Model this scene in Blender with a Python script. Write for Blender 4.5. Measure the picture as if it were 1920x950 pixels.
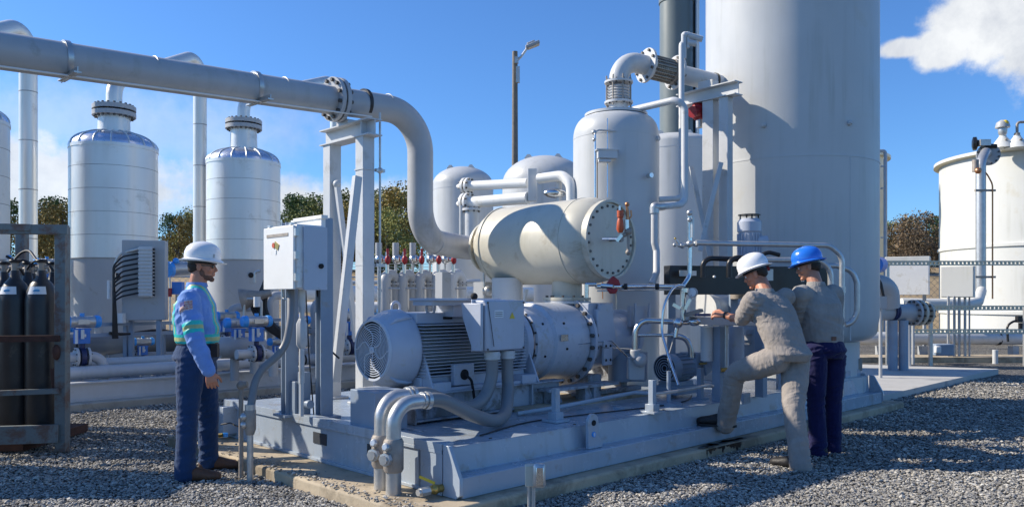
import bpy, math, random
from mathutils import Vector, Matrix
R_ = math.radians
for o in list(bpy.data.objects): bpy.data.objects.remove(o)
scene = bpy.context.scene
COL = scene.collection
random.seed(7)

# ------------------------------------------------------------------ camera
EYE = 1.40; FOC = 1500.0; HOR = 560.0
cam = bpy.data.cameras.new('camera'); camo = bpy.data.objects.new('camera', cam); COL.objects.link(camo)
camo.location = (0, 0, EYE); camo.rotation_euler = (R_(90), 0, 0)
cam.sensor_width = 36; cam.lens = 36*FOC/1920; cam.shift_y = (HOR-475)/1920
cam.clip_start = .05; cam.clip_end = 3000
scene.camera = camo

# ------------------------------------------------------------------ light and sky
SUN_AZ, SUN_EL = 281.0, 35.0
sd = bpy.data.lights.new('sun', 'SUN'); sd.energy = 5.0; sd.angle = R_(.53); sd.color = (1, .91, .77)
so = bpy.data.objects.new('sun', sd); COL.objects.link(so)
sv = Vector((math.sin(R_(SUN_AZ))*math.cos(R_(SUN_EL)), math.cos(R_(SUN_AZ))*math.cos(R_(SUN_EL)), math.sin(R_(SUN_EL))))
so.rotation_euler = sv.to_track_quat('Z', 'Y').to_euler(); so.location = sv*30
scene.view_settings.view_transform = 'Standard'; scene.view_settings.look = 'None'
scene.view_settings.exposure = 0.40; scene.view_settings.gamma = 1; scene.view_settings.use_curve_mapping = False

world = bpy.data.worlds.new('World'); scene.world = world; world.use_nodes = True
nt = world.node_tree; nt.nodes.clear()
class NG:
    """small helper for writing node graphs"""
    def __init__(s, t): s.t = t
    def n(s, kind, **kw):
        x = s.t.nodes.new(kind)
        for k, v in kw.items(): setattr(x, k, v)
        return x
    def put(s, sock, v):
        if isinstance(v, bpy.types.NodeSocket): s.t.links.new(v, sock)
        else: sock.default_value = v
    def m(s, op, a, b=0.0, c=None, clamp=False):
        x = s.n('ShaderNodeMath', operation=op, use_clamp=clamp)
        s.put(x.inputs[0], a); s.put(x.inputs[1], b)
        if c is not None: s.put(x.inputs[2], c)
        return x.outputs[0]
    def mix(s, f, a, b, blend='MIX'):
        x = s.n('ShaderNodeMix', data_type='RGBA', blend_type=blend)
        s.put(x.inputs[0], f); s.put(x.inputs[6], a); s.put(x.inputs[7], b)
        return x.outputs[2]
    def noise(s, vec, scale, detail=4, rough=.5, dist=0):
        x = s.n('ShaderNodeTexNoise'); s.put(x.inputs['Vector'], vec)
        x.inputs['Scale'].default_value = scale; x.inputs['Detail'].default_value = detail
        x.inputs['Roughness'].default_value = rough; x.inputs['Distortion'].default_value = dist
        return x.outputs['Fac']
    def ramp(s, f, stops):
        x = s.n('ShaderNodeValToRGB'); s.put(x.inputs[0], f); e = x.color_ramp.elements
        while len(e) < len(stops): e.new(.5)
        for i, (p, c) in enumerate(stops):
            e[i].position = p; e[i].color = (*c, 1) if len(c) == 3 else c
        return x.outputs[0]
g = NG(nt)
sky = g.n('ShaderNodeTexSky', sky_type='NISHITA'); sky.sun_disc = False
sky.sun_elevation = R_(SUN_EL); sky.sun_rotation = R_(SUN_AZ); sky.air_density = 1.0; sky.dust_density = .3; sky.ozone_density = 4.5
tc = g.n('ShaderNodeTexCoord'); gen = tc.outputs['Generated']
sp = g.n('ShaderNodeSeparateXYZ'); g.put(sp.inputs[0], gen)
az = g.m('MULTIPLY', g.m('ARCTAN2', sp.outputs[0], sp.outputs[1]), 57.2958)
el = g.m('MULTIPLY', g.m('ARCSINE', sp.outputs[2]), 57.2958)
n1 = g.noise(gen, 7.0, 8, .6); n2 = g.noise(gen, 30, 6, .6)
def blob(a, e, ra, re, soft=.35, amp=1.6):
    dx = g.m('DIVIDE', g.m('SUBTRACT', az, a), ra); dy = g.m('DIVIDE', g.m('SUBTRACT', el, e), re)
    d = g.m('SQRT', g.m('ADD', g.m('MULTIPLY', dx, dx), g.m('MULTIPLY', dy, dy)))
    d = g.m('ADD', d, g.m('MULTIPLY', g.m('SUBTRACT', n1, .5), amp))
    d = g.m('ADD', d, g.m('MULTIPLY', g.m('SUBTRACT', n2, .5), amp*.75))
    x = g.n('ShaderNodeMapRange', interpolation_type='SMOOTHSTEP')
    g.put(x.inputs[0], d); x.inputs[1].default_value = 1+soft*.5; x.inputs[2].default_value = 1-soft*.5
    x.inputs[3].default_value = 0; x.inputs[4].default_value = 1
    return x.outputs[0]
blobs = [blob(31.2, 16.8, 3.8, 2.9, .42, 1.3), blob(34.5, 16.6, 5.0, 4.2, .42, 1.3), blob(28.3, 15.4, 2.0, 1.3, .42, 1.2), blob(26.2, 15.7, 1.6, .62, .5, 1.2),
         blob(-13, 6.6, 9, 1.6, .9, 1.7), blob(-30, 7.2, 9, 2.4, 1.0, 1.9), blob(-26, 11, 10, 2.2, 1.6, 2.2), blob(5, 5.5, 9, 1.2, 1.0, 1.6)]
w_ = [1, 1, 1, 1, .95, .9, .35, .7]
mask = None
for b, w in zip(blobs, w_):
    b = g.m('MULTIPLY', b, w)
    mask = b if mask is None else g.m('MAXIMUM', mask, b)
shade = g.noise(gen, 9, 7, .65, .4)
cl = g.ramp(shade, [(.30, (4.6, 4.95, 5.6)), (.62, (7.4, 7.6, 7.8))])
skyc = g.mix(1.0, sky.outputs[0], (.66, 1.0, 1.38, 1), 'MULTIPLY')
col = g.mix(mask, skyc, cl)
bg = g.n('ShaderNodeBackground'); g.put(bg.inputs[0], col); bg.inputs[1].default_value = .098
wo = g.n('ShaderNodeOutputWorld'); nt.links.new(bg.outputs[0], wo.inputs[0])

# ------------------------------------------------------------------ materials
MATS = {}
def mat(name, base, rough=.5, metal=0.0, var=.12, vscale=3.0, bump=.0, bscale=60, dirt=None, dirt_amt=.0, dscale=6, coat=0.0, var2=None, build=None, spec=.5, streak=0):
    m = bpy.data.materials.new(name); m.use_nodes = True; MATS[name] = m
    t = m.node_tree; t.nodes.clear(); q = NG(t)
    out = q.n('ShaderNodeOutputMaterial'); bs = q.n('ShaderNodeBsdfPrincipled'); t.links.new(bs.outputs[0], out.inputs[0])
    co = q.n('ShaderNodeTexCoord').outputs['Object']
    bs.inputs['Roughness'].default_value = rough; bs.inputs['Metallic'].default_value = metal
    bs.inputs['Coat Weight'].default_value = coat; bs.inputs['Specular IOR Level'].default_value = spec
    nz = q.noise(co, vscale, 6, .6)
    lo = tuple(c*(1-var) for c in base); hi = tuple(min(1, c*(1+var)) for c in base)
    c = q.ramp(nz, [(.3, lo), (.7, hi)])
    if var2:
        nz2 = q.noise(co, var2[1], 5, .6); f = q.ramp(nz2, [(.42, (0,0,0)), (.6, (1,1,1))]); c = q.mix(f, c, (*var2[0], 1))
    if dirt:
        dn = q.noise(co, dscale, 8, .7, .3)
        f = q.ramp(dn, [(.62-dirt_amt*.35, (0,0,0)), (.70-dirt_amt*.25, (1,1,1))])
        c = q.mix(q.m('MULTIPLY', f, .75), c, (*dirt, 1))
    if streak:
        mp = q.n('ShaderNodeMapping'); q.put(mp.inputs[0], co); mp.inputs['Scale'].default_value = (1, 1, .05)
        s1 = q.noise(mp.outputs[0], 9, 5, .6); s2 = q.noise(co, .9, 4, .6)
        f = q.m('MULTIPLY', q.ramp(s1, [(.5, (0,0,0)), (.68, (1,1,1))]), q.ramp(s2, [(.4, (0,0,0)), (.65, (1,1,1))]))
        c = q.mix(q.m('MULTIPLY', f, streak*3), c, tuple(x*.62 for x in base[:2])+(base[2]*.52, 1))
    q.put(bs.inputs['Base Color'], c)
    rn = q.noise(co, vscale*4, 4, .6)
    q.put(bs.inputs['Roughness'], q.m('ADD', q.m('MULTIPLY', q.m('SUBTRACT', rn, .5), .25), rough, clamp=True))
    if bump:
        b = q.n('ShaderNodeBump'); b.inputs['Strength'].default_value = bump; b.inputs['Distance'].default_value = .01
        q.put(b.inputs['Height'], q.noise(co, bscale, 5, .6)); t.links.new(b.outputs[0], bs.inputs['Normal'])
    if build: build(q, bs, co)
    return m
mat('paint', (.55,.56,.565), .38, streak=.10, var=.06, dirt=(.42,.41,.38), dirt_amt=.12, dscale=5, bump=.05, bscale=30)
mat('pipe_grey', (.42,.425,.435), .42, streak=.2, var=.06, dirt=(.33,.32,.3), dirt_amt=.1, dscale=4, bump=.05, bscale=20)
mat('seam', (.34,.34,.33), .6, metal=.3, var=.3, vscale=6)
mat('paint_white', (.74,.74,.72), .45, var=.05, dirt=(.55,.52,.44), dirt_amt=.15, dscale=3)
mat('paint_vessel', (.51,.52,.52), .42, streak=.16, var=.05, vscale=1.2, dirt=(.5,.49,.45), dirt_amt=.08, dscale=1.5, bump=.04, bscale=8)
mat('paint_beige', (.55,.52,.43), .42, streak=.22, var=.06, dirt=(.40,.34,.24), dirt_amt=.18, dscale=3, bump=.04, bscale=20)
mat('skid_paint', (.36,.415,.475), .25, streak=.2, var=.05, vscale=1.5, dirt=(.30,.29,.27), dirt_amt=.16, dscale=5, bump=.04, bscale=25)
mat('steel_blue', (.26,.32,.40), .40, var=.10, vscale=4, dirt=(.3,.29,.27), dirt_amt=.1)
mat('motor_paint', (.44,.475,.55), .33, streak=.12, var=.05, bump=.08, bscale=40, dirt=(.4,.4,.38), dirt_amt=.1)
mat('guard_paint', (.50,.525,.58), .30, streak=.15, var=.05, dirt=(.42,.40,.36), dirt_amt=.16, dscale=6, bump=.05, bscale=30)
mat('base_paint', (.36,.39,.44), .45, streak=.3, var=.12, vscale=5, dirt=(.12,.10,.08), dirt_amt=.38, dscale=7, bump=.15, bscale=40)
mat('clad', (.74,.74,.71), .40, metal=.45, var=.05, vscale=1.0, bump=.10, bscale=3, streak=.12, dirt=(.55,.54,.5), dirt_amt=.1, dscale=2)
mat('clad_dome', (.62,.66,.76), .30, metal=.85, var=.08, vscale=3, bump=.1, bscale=8)
mat('tank_grey', (.40,.41,.42), .45, var=.06, vscale=1.5, dirt=(.34,.33,.3), dirt_amt=.1)
mat('tank_white', (.64,.64,.60), .5, streak=.15, var=.03, vscale=.6, dirt=(.60,.57,.48), dirt_amt=.12, dscale=1.2)
mat('tank_beige', (.62,.57,.42), .5, var=.05)
mat('column_dark', (.16,.185,.18), .4, var=.08, vscale=1)
mat('galv', (.52,.52,.51), .38, metal=.65, var=.12, vscale=12)
mat('stainless', (.66,.66,.65), .22, metal=1.0, var=.08, vscale=8)
mat('braid', (.30,.27,.23), .4, metal=.7, var=.25, vscale=30, bump=.4, bscale=90)
mat('iron_cast', (.33,.29,.25), .6, metal=.3, var=.18, vscale=14, bump=.25, bscale=90)
mat('conduit_grey', (.20,.205,.21), .45, var=.08)
mat('cable_black', (.015,.015,.017), .45, var=.1)
mat('black_paint', (.014,.014,.016), .35, var=.3, vscale=10, bump=.08)
mat('bolt', (.12,.11,.10), .5, metal=.6, var=.3, vscale=30)
mat('dark', (.012,.012,.013), .8, var=.1)
mat('slot', (.03,.035,.045), .6, var=.2)
mat('grille_wire', (.56,.60,.66), .35, var=.04)
mat('red', (.30,.012,.018), .4, var=.15, vscale=20)
mat('orange_valve', (.50,.09,.03), .45, var=.25, vscale=20)
mat('blue', (.03,.19,.62), .35, var=.1, vscale=10)
mat('blue_bright', (.05,.33,.82), .3, var=.1, vscale=10)
mat('navy', (.02,.03,.10), .4, var=.1)
mat('brass', (.55,.38,.12), .35, metal=.8, var=.1)
mat('copper', (.55,.25,.12), .35, metal=.8, var=.15, vscale=20)
mat('yellow', (.70,.50,.04), .45, var=.1)
mat('rubber', (.02,.02,.02), .7, var=.2)
mat('rack_paint', (.15,.175,.18), .55, var=.1, dirt=(.13,.055,.03), dirt_amt=.42, dscale=7, bump=.2, bscale=40)
mat('rust', (.065,.028,.020), .8, var=.35, vscale=14, bump=.3, bscale=60)
mat('cylinder_black', (.022,.023,.026), .38, var=.3, vscale=6, dirt=(.09,.08,.07), dirt_amt=.05)
mat('label_white', (.72,.74,.75), .5, var=.04)
mat('label_blue', (.10,.35,.60), .5, var=.04)
mat('concrete', (.40,.375,.32), .85, var=.14, vscale=2.5, bump=.35, bscale=60, dirt=(.25,.23,.19), dirt_amt=.25, dscale=3)
mat('concrete_tan', (.45,.37,.26), .85, var=.15, vscale=2.0, bump=.3, bscale=50, dirt=(.20,.16,.11), dirt_amt=.45, dscale=2.5)
mat('pad_grey', (.46,.45,.42), .8, var=.1, vscale=1.2, bump=.2, bscale=60, dirt=(.24,.24,.24), dirt_amt=.15, dscale=1.5)
mat('oil_stain', (.012,.010,.010), .35, var=.3)
mat('wood_pole', (.20,.17,.14), .8, var=.2, vscale=8, bump=.3)
mat('glass_lens', (.55,.58,.6), .15, var=.02)
mat('skin', (.46,.22,.14), .5, var=.10, vscale=16)
mat('skin_red', (.52,.22,.13), .5, var=.10, vscale=16)
mat('hair_dark', (.03,.02,.015), .7, var=.3, vscale=60, bump=.5, bscale=150)
mat('beard', (.17,.085,.055), .8, var=.3, vscale=60, bump=.4, bscale=150)
mat('hat_white', (.82,.82,.82), .28, var=.02, coat=.3)
mat('hat_blue', (.02,.17,.68), .22, var=.04, coat=.5)
mat('boot_brown', (.11,.05,.025), .6, var=.25, vscale=20, bump=.3)
mat('boot_black', (.015,.013,.013), .6, var=.25, vscale=20)
mat('leather_belt', (.03,.02,.018), .5, var=.1)
mat('lens_dark', (.02,.02,.025), .1, var=.1)
mat('reflect_silver', (.62,.66,.62), .35, var=.1, vscale=60)
mat('stripe_green', (.01,.52,.50), .5, var=.08, vscale=40)
mat('stripe_yellow', (.42,.48,.22), .5, var=.10, vscale=40)
mat('lettering', (.05,.05,.06), .5, var=.05)
mat('flag_red', (.50,.16,.12), .7, var=.1); mat('flag_blue', (.10,.10,.32), .7, var=.1); mat('flag_white', (.60,.50,.46), .7, var=.1)
def cloth(name, base, hi=None, fine=420):
    def f(q, bs, co):
        mp = q.n('ShaderNodeMapping'); q.put(mp.inputs[0], co); mp.inputs['Scale'].default_value = (1, 1, .45)
        a = q.noise(mp.outputs[0], 16, 5, .55, .8); b = q.noise(co, fine, 2, .5)
        h = q.m('ADD', a, q.m('MULTIPLY', b, .015))
        bp = q.n('ShaderNodeBump'); bp.inputs['Strength'].default_value = .55; bp.inputs['Distance'].default_value = .025
        q.put(bp.inputs['Height'], h); q.t.links.new(bp.outputs[0], bs.inputs['Normal'])
        bs.inputs['Sheen Weight'].default_value = .15
    return mat(name, base, .85, var=.13, vscale=9, build=f, spec=.2)
cloth('shirt_blue', (.17,.31,.66)); cloth('coverall', (.30,.265,.235)); cloth('shirt_khaki', (.29,.275,.255)); cloth('jeans', (.016,.046,.120)); cloth('jeans_dark', (.010,.011,.062))
def gravel_mat():
    m = bpy.data.materials.new('gravel'); m.use_nodes = True; MATS['gravel'] = m; t = m.node_tree; q = NG(t)
    bs = t.nodes['Principled BSDF']; co = q.n('ShaderNodeTexCoord').outputs['Object']
    v = q.n('ShaderNodeTexVoronoi', feature='F1'); q.put(v.inputs['Vector'], co); v.inputs['Scale'].default_value = 32
    v2 = q.n('ShaderNodeTexVoronoi', feature='DISTANCE_TO_EDGE'); q.put(v2.inputs['Vector'], co); v2.inputs['Scale'].default_value = 32
    hs = q.n('ShaderNodeSeparateColor'); q.put(hs.inputs[0], v.outputs['Color'])
    c = q.ramp(hs.outputs[0], [(0, (.08,.08,.08)), (.35, (.19,.185,.18)), (.7, (.34,.32,.28)), (1, (.55,.50,.42))])
    big = q.noise(co, .7, 5, .6)
    c = q.mix(q.ramp(big, [(.4, (0,0,0)), (.7, (.5,.5,.5))]), c, (.16,.14,.11,1))
    e = q.ramp(v2.outputs[0], [(0, (.25,.25,.25)), (.22, (1,1,1))])
    c = q.mix(1.0, c, e, 'MULTIPLY')
    q.put(bs.inputs['Base Color'], c); bs.inputs['Roughness'].default_value = .9
    b = q.n('ShaderNodeBump'); b.inputs['Strength'].default_value = 1; b.inputs['Distance'].default_value = .03
    hgt = q.m('ADD', q.m('MULTIPLY', hs.outputs[1], .5), q.m('MINIMUM', q.m('MULTIPLY', v2.outputs[0], 3), .6))
    q.put(b.inputs['Height'], hgt); t.links.new(b.outputs[0], bs.inputs['Normal'])
gravel_mat()
def stone_mat():
    m = bpy.data.materials.new('stone'); m.use_nodes = True; MATS['stone'] = m; t = m.node_tree; q = NG(t)
    bs = t.nodes['Principled BSDF']; gi = q.n('ShaderNodeNewGeometry').outputs['Random Per Island']
    co = q.n('ShaderNodeTexCoord').outputs['Object']
    c = q.ramp(gi, [(0, (.07,.07,.07)), (.3, (.19,.185,.175)), (.6, (.37,.345,.30)), (.85, (.60,.54,.44)), (1, (.80,.76,.67))])
    c = q.mix(.4, c, q.ramp(q.noise(co, 60, 4, .6), [(.35, (.12,.12,.12)), (.65, (.60,.57,.50))]))
    pt = q.noise(co, .9, 5, .65, .5); c = q.mix(q.ramp(pt, [(.42, (0,0,0)), (.62, (.6,.6,.6))]), c, (.17,.16,.145,1)); q.put(bs.inputs['Base Color'], c); bs.inputs['Roughness'].default_value = .85
stone_mat()
def terrain_mat():
    m = mat('dry_grass', (.30,.22,.12), .95, var=.3, vscale=.35, bump=.6, bscale=3, dirt=(.12,.10,.05), dirt_amt=.35, dscale=.5)
terrain_mat()
def leafmat(name, stops):
    m = bpy.data.materials.new(name); m.use_nodes = True; MATS[name] = m; t = m.node_tree; q = NG(t)
    bs = t.nodes['Principled BSDF']; gi = q.n('ShaderNodeNewGeometry').outputs['Random Per Island']
    oi = q.n('ShaderNodeObjectInfo').outputs['Random']; co = q.n('ShaderNodeTexCoord').outputs['Object']
    f = q.m('ADD', q.m('MULTIPLY', gi, .45), q.m('ADD', q.m('MULTIPLY', q.noise(co, .5, 3, .5), .5), q.m('MULTIPLY', q.m('SUBTRACT', oi, .5), .25)))
    q.put(bs.inputs['Base Color'], q.ramp(f, stops)); bs.inputs['Roughness'].default_value = .8; bs.inputs['Specular IOR Level'].default_value = .2
leafmat('leaf_autumn', [(.2, (.09,.075,.025)), (.45, (.24,.18,.06)), (.7, (.38,.29,.09)), (.95, (.50,.37,.12))])
leafmat('leaf_olive', [(.2, (.07,.09,.03)), (.45, (.18,.20,.07)), (.7, (.32,.31,.10)), (.95, (.45,.40,.13))])
leafmat('leaf_green', [(.2, (.045,.075,.03)), (.5, (.10,.15,.06)), (.9, (.19,.25,.09))])
leafmat('leaf_russet', [(.2, (.06,.05,.035)), (.5, (.15,.11,.07)), (.9, (.26,.19,.12))])
mat('bark', (.09,.075,.06), .9, var=.3, vscale=6, bump=.4, bscale=20)

# ------------------------------------------------------------------ frames of reference
SKA = R_(44.2); SO = Vector((-.344, 5.159, 0))
U = Vector((math.cos(SKA), math.sin(SKA), 0)); V = Vector((-math.sin(SKA), math.cos(SKA), 0)); Z = Vector((0,0,1))
RS = Matrix((U, V, Z)).transposed()
def S(u, v, z=0): return SO + U*u + V*v + Z*z                     # skid frame: u along its long side, v across
def P(px, py, d): return Vector(((px-960)/FOC*d, d, EYE+(HOR-py)/FOC*d))   # measured bearing and distance -> place
def G(px, d, z=0): p = P(px, 0, d); p.z = z; return p
def rotz(a): return Matrix.Rotation(a, 3, 'Z')
def basis(ax):
    ax = Vector(ax).normalized(); t = Z if abs(ax.z) < .95 else Vector((1,0,0))
    x = t.cross(ax).normalized(); y = ax.cross(x); return x, y, ax

class MB:
    def __init__(s): s.v = []; s.f = []; s.fm = []; s.mt = 'paint'; s.cuts = []
    def cut(s): s.cuts.append((len(s.v), len(s.f))); return s
    def use(s, m): s.mt = m; return s
    def _add(s, vs, fs):
        o = len(s.v); s.v += [tuple(x) for x in vs]; s.f += [tuple(i+o for i in f) for f in fs]; s.fm += [s.mt]*len(fs)
    def box(s, c, sz, R=None):
        c = Vector(c); h = [x/2 for x in sz]; vs = []
        for dz in (-1,1):
            for dx, dy in ((-1,-1),(1,-1),(1,1),(-1,1)):
                p = Vector((dx*h[0], dy*h[1], dz*h[2])); vs.append(c + (R @ p if R else p))
        s._add(vs, [(3,2,1,0),(4,5,6,7),(0,1,5,4),(1,2,6,5),(2,3,7,6),(3,0,4,7)]); return s
    def sbox(s, u0, u1, v0, v1, z0, z1): return s.box(S((u0+u1)/2, (v0+v1)/2, (z0+z1)/2), (abs(u1-u0), abs(v1-v0), abs(z1-z0)), RS)
    def beam(s, a, b, w, h, roll=None):
        a, b = Vector(a), Vector(b); x, y, z = basis(b-a)
        if roll is not None: x = (Vector(roll)-z*Vector(roll).dot(z)).normalized(); y = z.cross(x)
        return s.box((a+b)/2, (w, h, (b-a).length), Matrix((x, y, z)).transposed())
    def ibeam(s, a, b, w, h, t=.012, roll=None):
        a, b = Vector(a), Vector(b); x, y, z = basis(b-a)
        if roll is not None: x = (Vector(roll)-z*Vector(roll).dot(z)).normalized(); y = z.cross(x)
        R = Matrix((x, y, z)).transposed(); L = (b-a).length; c = (a+b)/2
        s.box(c+y*(h/2-t/2), (w, t, L), R); s.box(c-y*(h/2-t/2), (w, t, L), R); s.box(c, (t, h-2*t, L), R); return s
    def lathe(s, prof, base, axis=(0,0,1), n=40, closed=False):
        x, y, z = basis(axis); base = Vector(base); vs = []; fs = []
        for r, h in prof:
            for i in range(n):
                a = 2*math.pi*i/n; vs.append(base + z*h + x*(r*math.cos(a)) + y*(r*math.sin(a)))
        for j in range(len(prof)-1):
            for i in range(n):
                k = (i+1) % n; fs.append((j*n+i, j*n+k, (j+1)*n+k, (j+1)*n+i))
        if not closed:
            if prof[0][0] > 1e-4: fs.append(tuple(range(n-1, -1, -1)))
            if prof[-1][0] > 1e-4: fs.append(tuple((len(prof)-1)*n+i for i in range(n)))
        s._add(vs, fs); return s
    def cyl(s, a, b, r, r2=None, n=20):
        a, b = Vector(a), Vector(b); r2 = r if r2 is None else r2
        return s.lathe([(r, 0), (r2, (b-a).length)], a, b-a, n)
    def ring(s, c, axis, ro, ri, t, n=40):
        return s.lathe([(ri,-t/2),(ro,-t/2),(ro,t/2),(ri,t/2),(ri,-t/2)], c, axis, n, closed=True)
    def flange(s, c, axis, r, t=.03, nb=12, rb=.012, base='paint', bolt='bolt', rbolt=None):
        c = Vector(c); x, y, z = basis(axis); s.use(base).lathe([(r,-t/2),(r,t/2)], c, z, 40)
        s.use(bolt); rr = rbolt or r*.86
        for i in range(nb):
            a = 2*math.pi*(i+.5)/nb; p = c + x*(rr*math.cos(a)) + y*(rr*math.sin(a))
            s.cyl(p-z*(t/2+rb*1.4), p+z*(t/2+rb*1.4), rb, n=6)
        s.use(base); return s
    def sphere(s, c, r, R=None, n=16, m=10):
        r = (r,r,r) if isinstance(r, (int,float)) else r; c = Vector(c); vs = []; fs = []
        for j in range(1, m):
            t = math.pi*j/m
            for i in range(n):
                a = 2*math.pi*i/n; p = Vector((r[0]*math.sin(t)*math.cos(a), r[1]*math.sin(t)*math.sin(a), r[2]*math.cos(t)))
                vs.append(c + (R @ p if R else p))
        T = Vector((0,0,r[2])); vs += [c+(R@T if R else T), c-(R@T if R else T)]; top = len(vs)-2
        for j in range(m-2):
            for i in range(n): k = (i+1)%n; fs.append((j*n+i, (j+1)*n+i, (j+1)*n+k, j*n+k))
        for i in range(n): k = (i+1)%n; fs.append((top, i, k)); fs.append((top+1, (m-2)*n+k, (m-2)*n+i))
        s._add(vs, fs); return s
    def sweep(s, pts, rad, n=14, caps=True, flat=None):
        pts = [Vector(p) for p in pts]; N = len(pts)
        rad = [rad]*N if isinstance(rad, (int,float)) else rad
        tg = []
        for i in range(N):
            a = pts[max(i-1,0)]; b = pts[min(i+1,N-1)]; tg.append((b-a).normalized())
        x, y, _ = basis(tg[0]); vs = []; fs = []
        for i in range(N):
            x = (x - tg[i]*x.dot(tg[i])).normalized(); y = tg[i].cross(x)
            for k in range(n):
                a = 2*math.pi*k/n; vs.append(pts[i] + x*(rad[i]*math.cos(a)) + y*(rad[i]*math.sin(a)))
        for i in range(N-1):
            for k in range(n): l = (k+1)%n; fs.append((i*n+k, i*n+l, (i+1)*n+l, (i+1)*n+k))
        if caps: fs.append(tuple(range(n-1,-1,-1))); fs.append(tuple((N-1)*n+i for i in range(n)))
        s._add(vs, fs); return s
    def tube(s, pts, r, bend=None, n=16, caps=True):
        return s.sweep(fillet(pts, bend if bend is not None else r*3), r, n, caps)
    def prism(s, poly, o, ax, ay, th):
        o, ax, ay = Vector(o), Vector(ax), Vector(ay); nn = ax.cross(ay).normalized(); k = len(poly)
        a = [o+ax*x+ay*y for x, y in poly]; vs = a + [p+nn*th for p in a]
        fs = [tuple(range(k-1,-1,-1)), tuple(range(k, 2*k))] + [(i, (i+1)%k, k+(i+1)%k, k+i) for i in range(k)]
        s._add(vs, fs); return s
    def loft(s, rings, n=20):
        vs = []; fs = []
        for c, a, b in rings:
            for k in range(n): t = 2*math.pi*k/n; vs.append(Vector(c)+Vector(a)*math.cos(t)+Vector(b)*math.sin(t))
        for i in range(len(rings)-1):
            for k in range(n): l = (k+1)%n; fs.append((i*n+k, i*n+l, (i+1)*n+l, (i+1)*n+k))
        fs.append(tuple(range(n-1,-1,-1))); fs.append(tuple((len(rings)-1)*n+i for i in range(n)))
        s._add(vs, fs); return s
    def build(s, name, parent=None, bevel=0, angle=35, origin=None, mt=None):
        if mt: s.fm = [mt]*len(s.f)
        if s.cuts:                                   # one object for each separate piece
            cs = [(0,0)]+[c for c in s.cuts if c != (0,0)]+[(len(s.v), len(s.f))]; res = None
            for (va, fa), (vb, fb) in zip(cs, cs[1:]):
                if fb == fa: continue
                m = MB(); m.v = s.v[va:vb]; m.f = [tuple(i-va for i in f) for f in s.f[fa:fb]]; m.fm = s.fm[fa:fb]
                ob = m.build(name, parent, bevel, angle, origin); res = res or ob
            return res
        o0 = root_loc(parent) if parent else (Vector(origin) if origin else Vector((0,0,0)))
        me = bpy.data.meshes.new(name); me.from_pydata([Vector(p)-o0 for p in s.v], [], s.f)
        names = []; 
        for m in s.fm:
            if m not in names: names.append(m)
        for m in names: me.materials.append(MATS[m])
        ix = {m: i for i, m in enumerate(names)}
        me.polygons.foreach_set('material_index', [ix[m] for m in s.fm])
        me.polygons.foreach_set('use_smooth', [True]*len(s.f)); me.update(); me.validate()
        me.set_sharp_from_angle(angle=R_(angle))
        ob = bpy.data.objects.new(name, me); COL.objects.link(ob)
        if parent: ob.parent = parent
        else: ob.location = o0
        if bevel:
            b = ob.modifiers.new('bevel', 'BEVEL'); b.width = bevel; b.segments = 2; b.limit_method = 'ANGLE'; b.angle_limit = R_(50); b.harden_normals = False
        return ob
def smooth(pts, sub=6):
    pts = [Vector(p) for p in pts]; out = []
    for i in range(len(pts)-1):
        p0 = pts[max(i-1,0)]; p1 = pts[i]; p2 = pts[i+1]; p3 = pts[min(i+2,len(pts)-1)]
        for j in range(sub):
            t = j/sub; t2, t3 = t*t, t*t*t; out.append(((2*p1)+(p2-p0)*t+(2*p0-5*p1+4*p2-p3)*t2+(3*p1-p0-3*p2+p3)*t3)*.5)
    return out+[pts[-1]]
def root_loc(o):
    while o.parent: o = o.parent
    return Vector(o.location)
def fillet(pts, r, seg=7):
    pts = [Vector(p) for p in pts]; out = [pts[0]]
    for i in range(1, len(pts)-1):
        a, b, c = pts[i-1], pts[i], pts[i+1]; d1 = (a-b); d2 = (c-b); l1, l2 = d1.length, d2.length
        d1.normalize(); d2.normalize(); ang = d1.angle(d2)
        if ang > math.pi-.02: out.append(b); continue
        rr = r[i-1] if isinstance(r, (list,tuple)) else r
        t = min(rr/math.tan(ang/2), l1*.49 if i > 1 else l1*.95, l2*.49 if i < len(pts)-2 else l2*.95); rad = t*math.tan(ang/2)
        bis = (d1+d2).normalized(); ce = b + bis*(rad/math.sin(ang/2)); p0 = b+d1*t; p1 = b+d2*t
        a0 = p0-ce; a1 = p1-ce; th = a0.angle(a1); k = max(3, int(seg*th/1.57)+1)
        for j in range(k+1):
            f = j/k; out.append(ce + (a0*math.sin((1-f)*th) + a1*math.sin(f*th))/math.sin(th))
    out.append(pts[-1]); return out
def thing(name, label, cat, loc, group=None):
    o = bpy.data.objects.new(name, None); COL.objects.link(o); o.location = loc; o.empty_display_size = .2
    o['label'] = label; o['category'] = cat
    if group: o['group'] = group
    return o
def solo(M, name, label, cat, group=None, **k):
    xs = [p[0] for p in M.v]; ys = [p[1] for p in M.v]; zs = [p[2] for p in M.v]
    o = M.build(name, origin=((min(xs)+max(xs))/2, (min(ys)+max(ys))/2, min(zs)), **k)
    o['label'] = label; o['category'] = cat
    if group: o['group'] = group
    return o
def struct(M, name, kind='structure', **k):
    o = M.build(name, **k); o['kind'] = kind; return o
def copy_tree(o, parent=None):
    c = o.copy(); COL.objects.link(c)
    if parent: c.parent = parent
    for ch in list(o.children): copy_tree(ch, c)
    return c
def lab(o, t): o['label'] = t; return o
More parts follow.
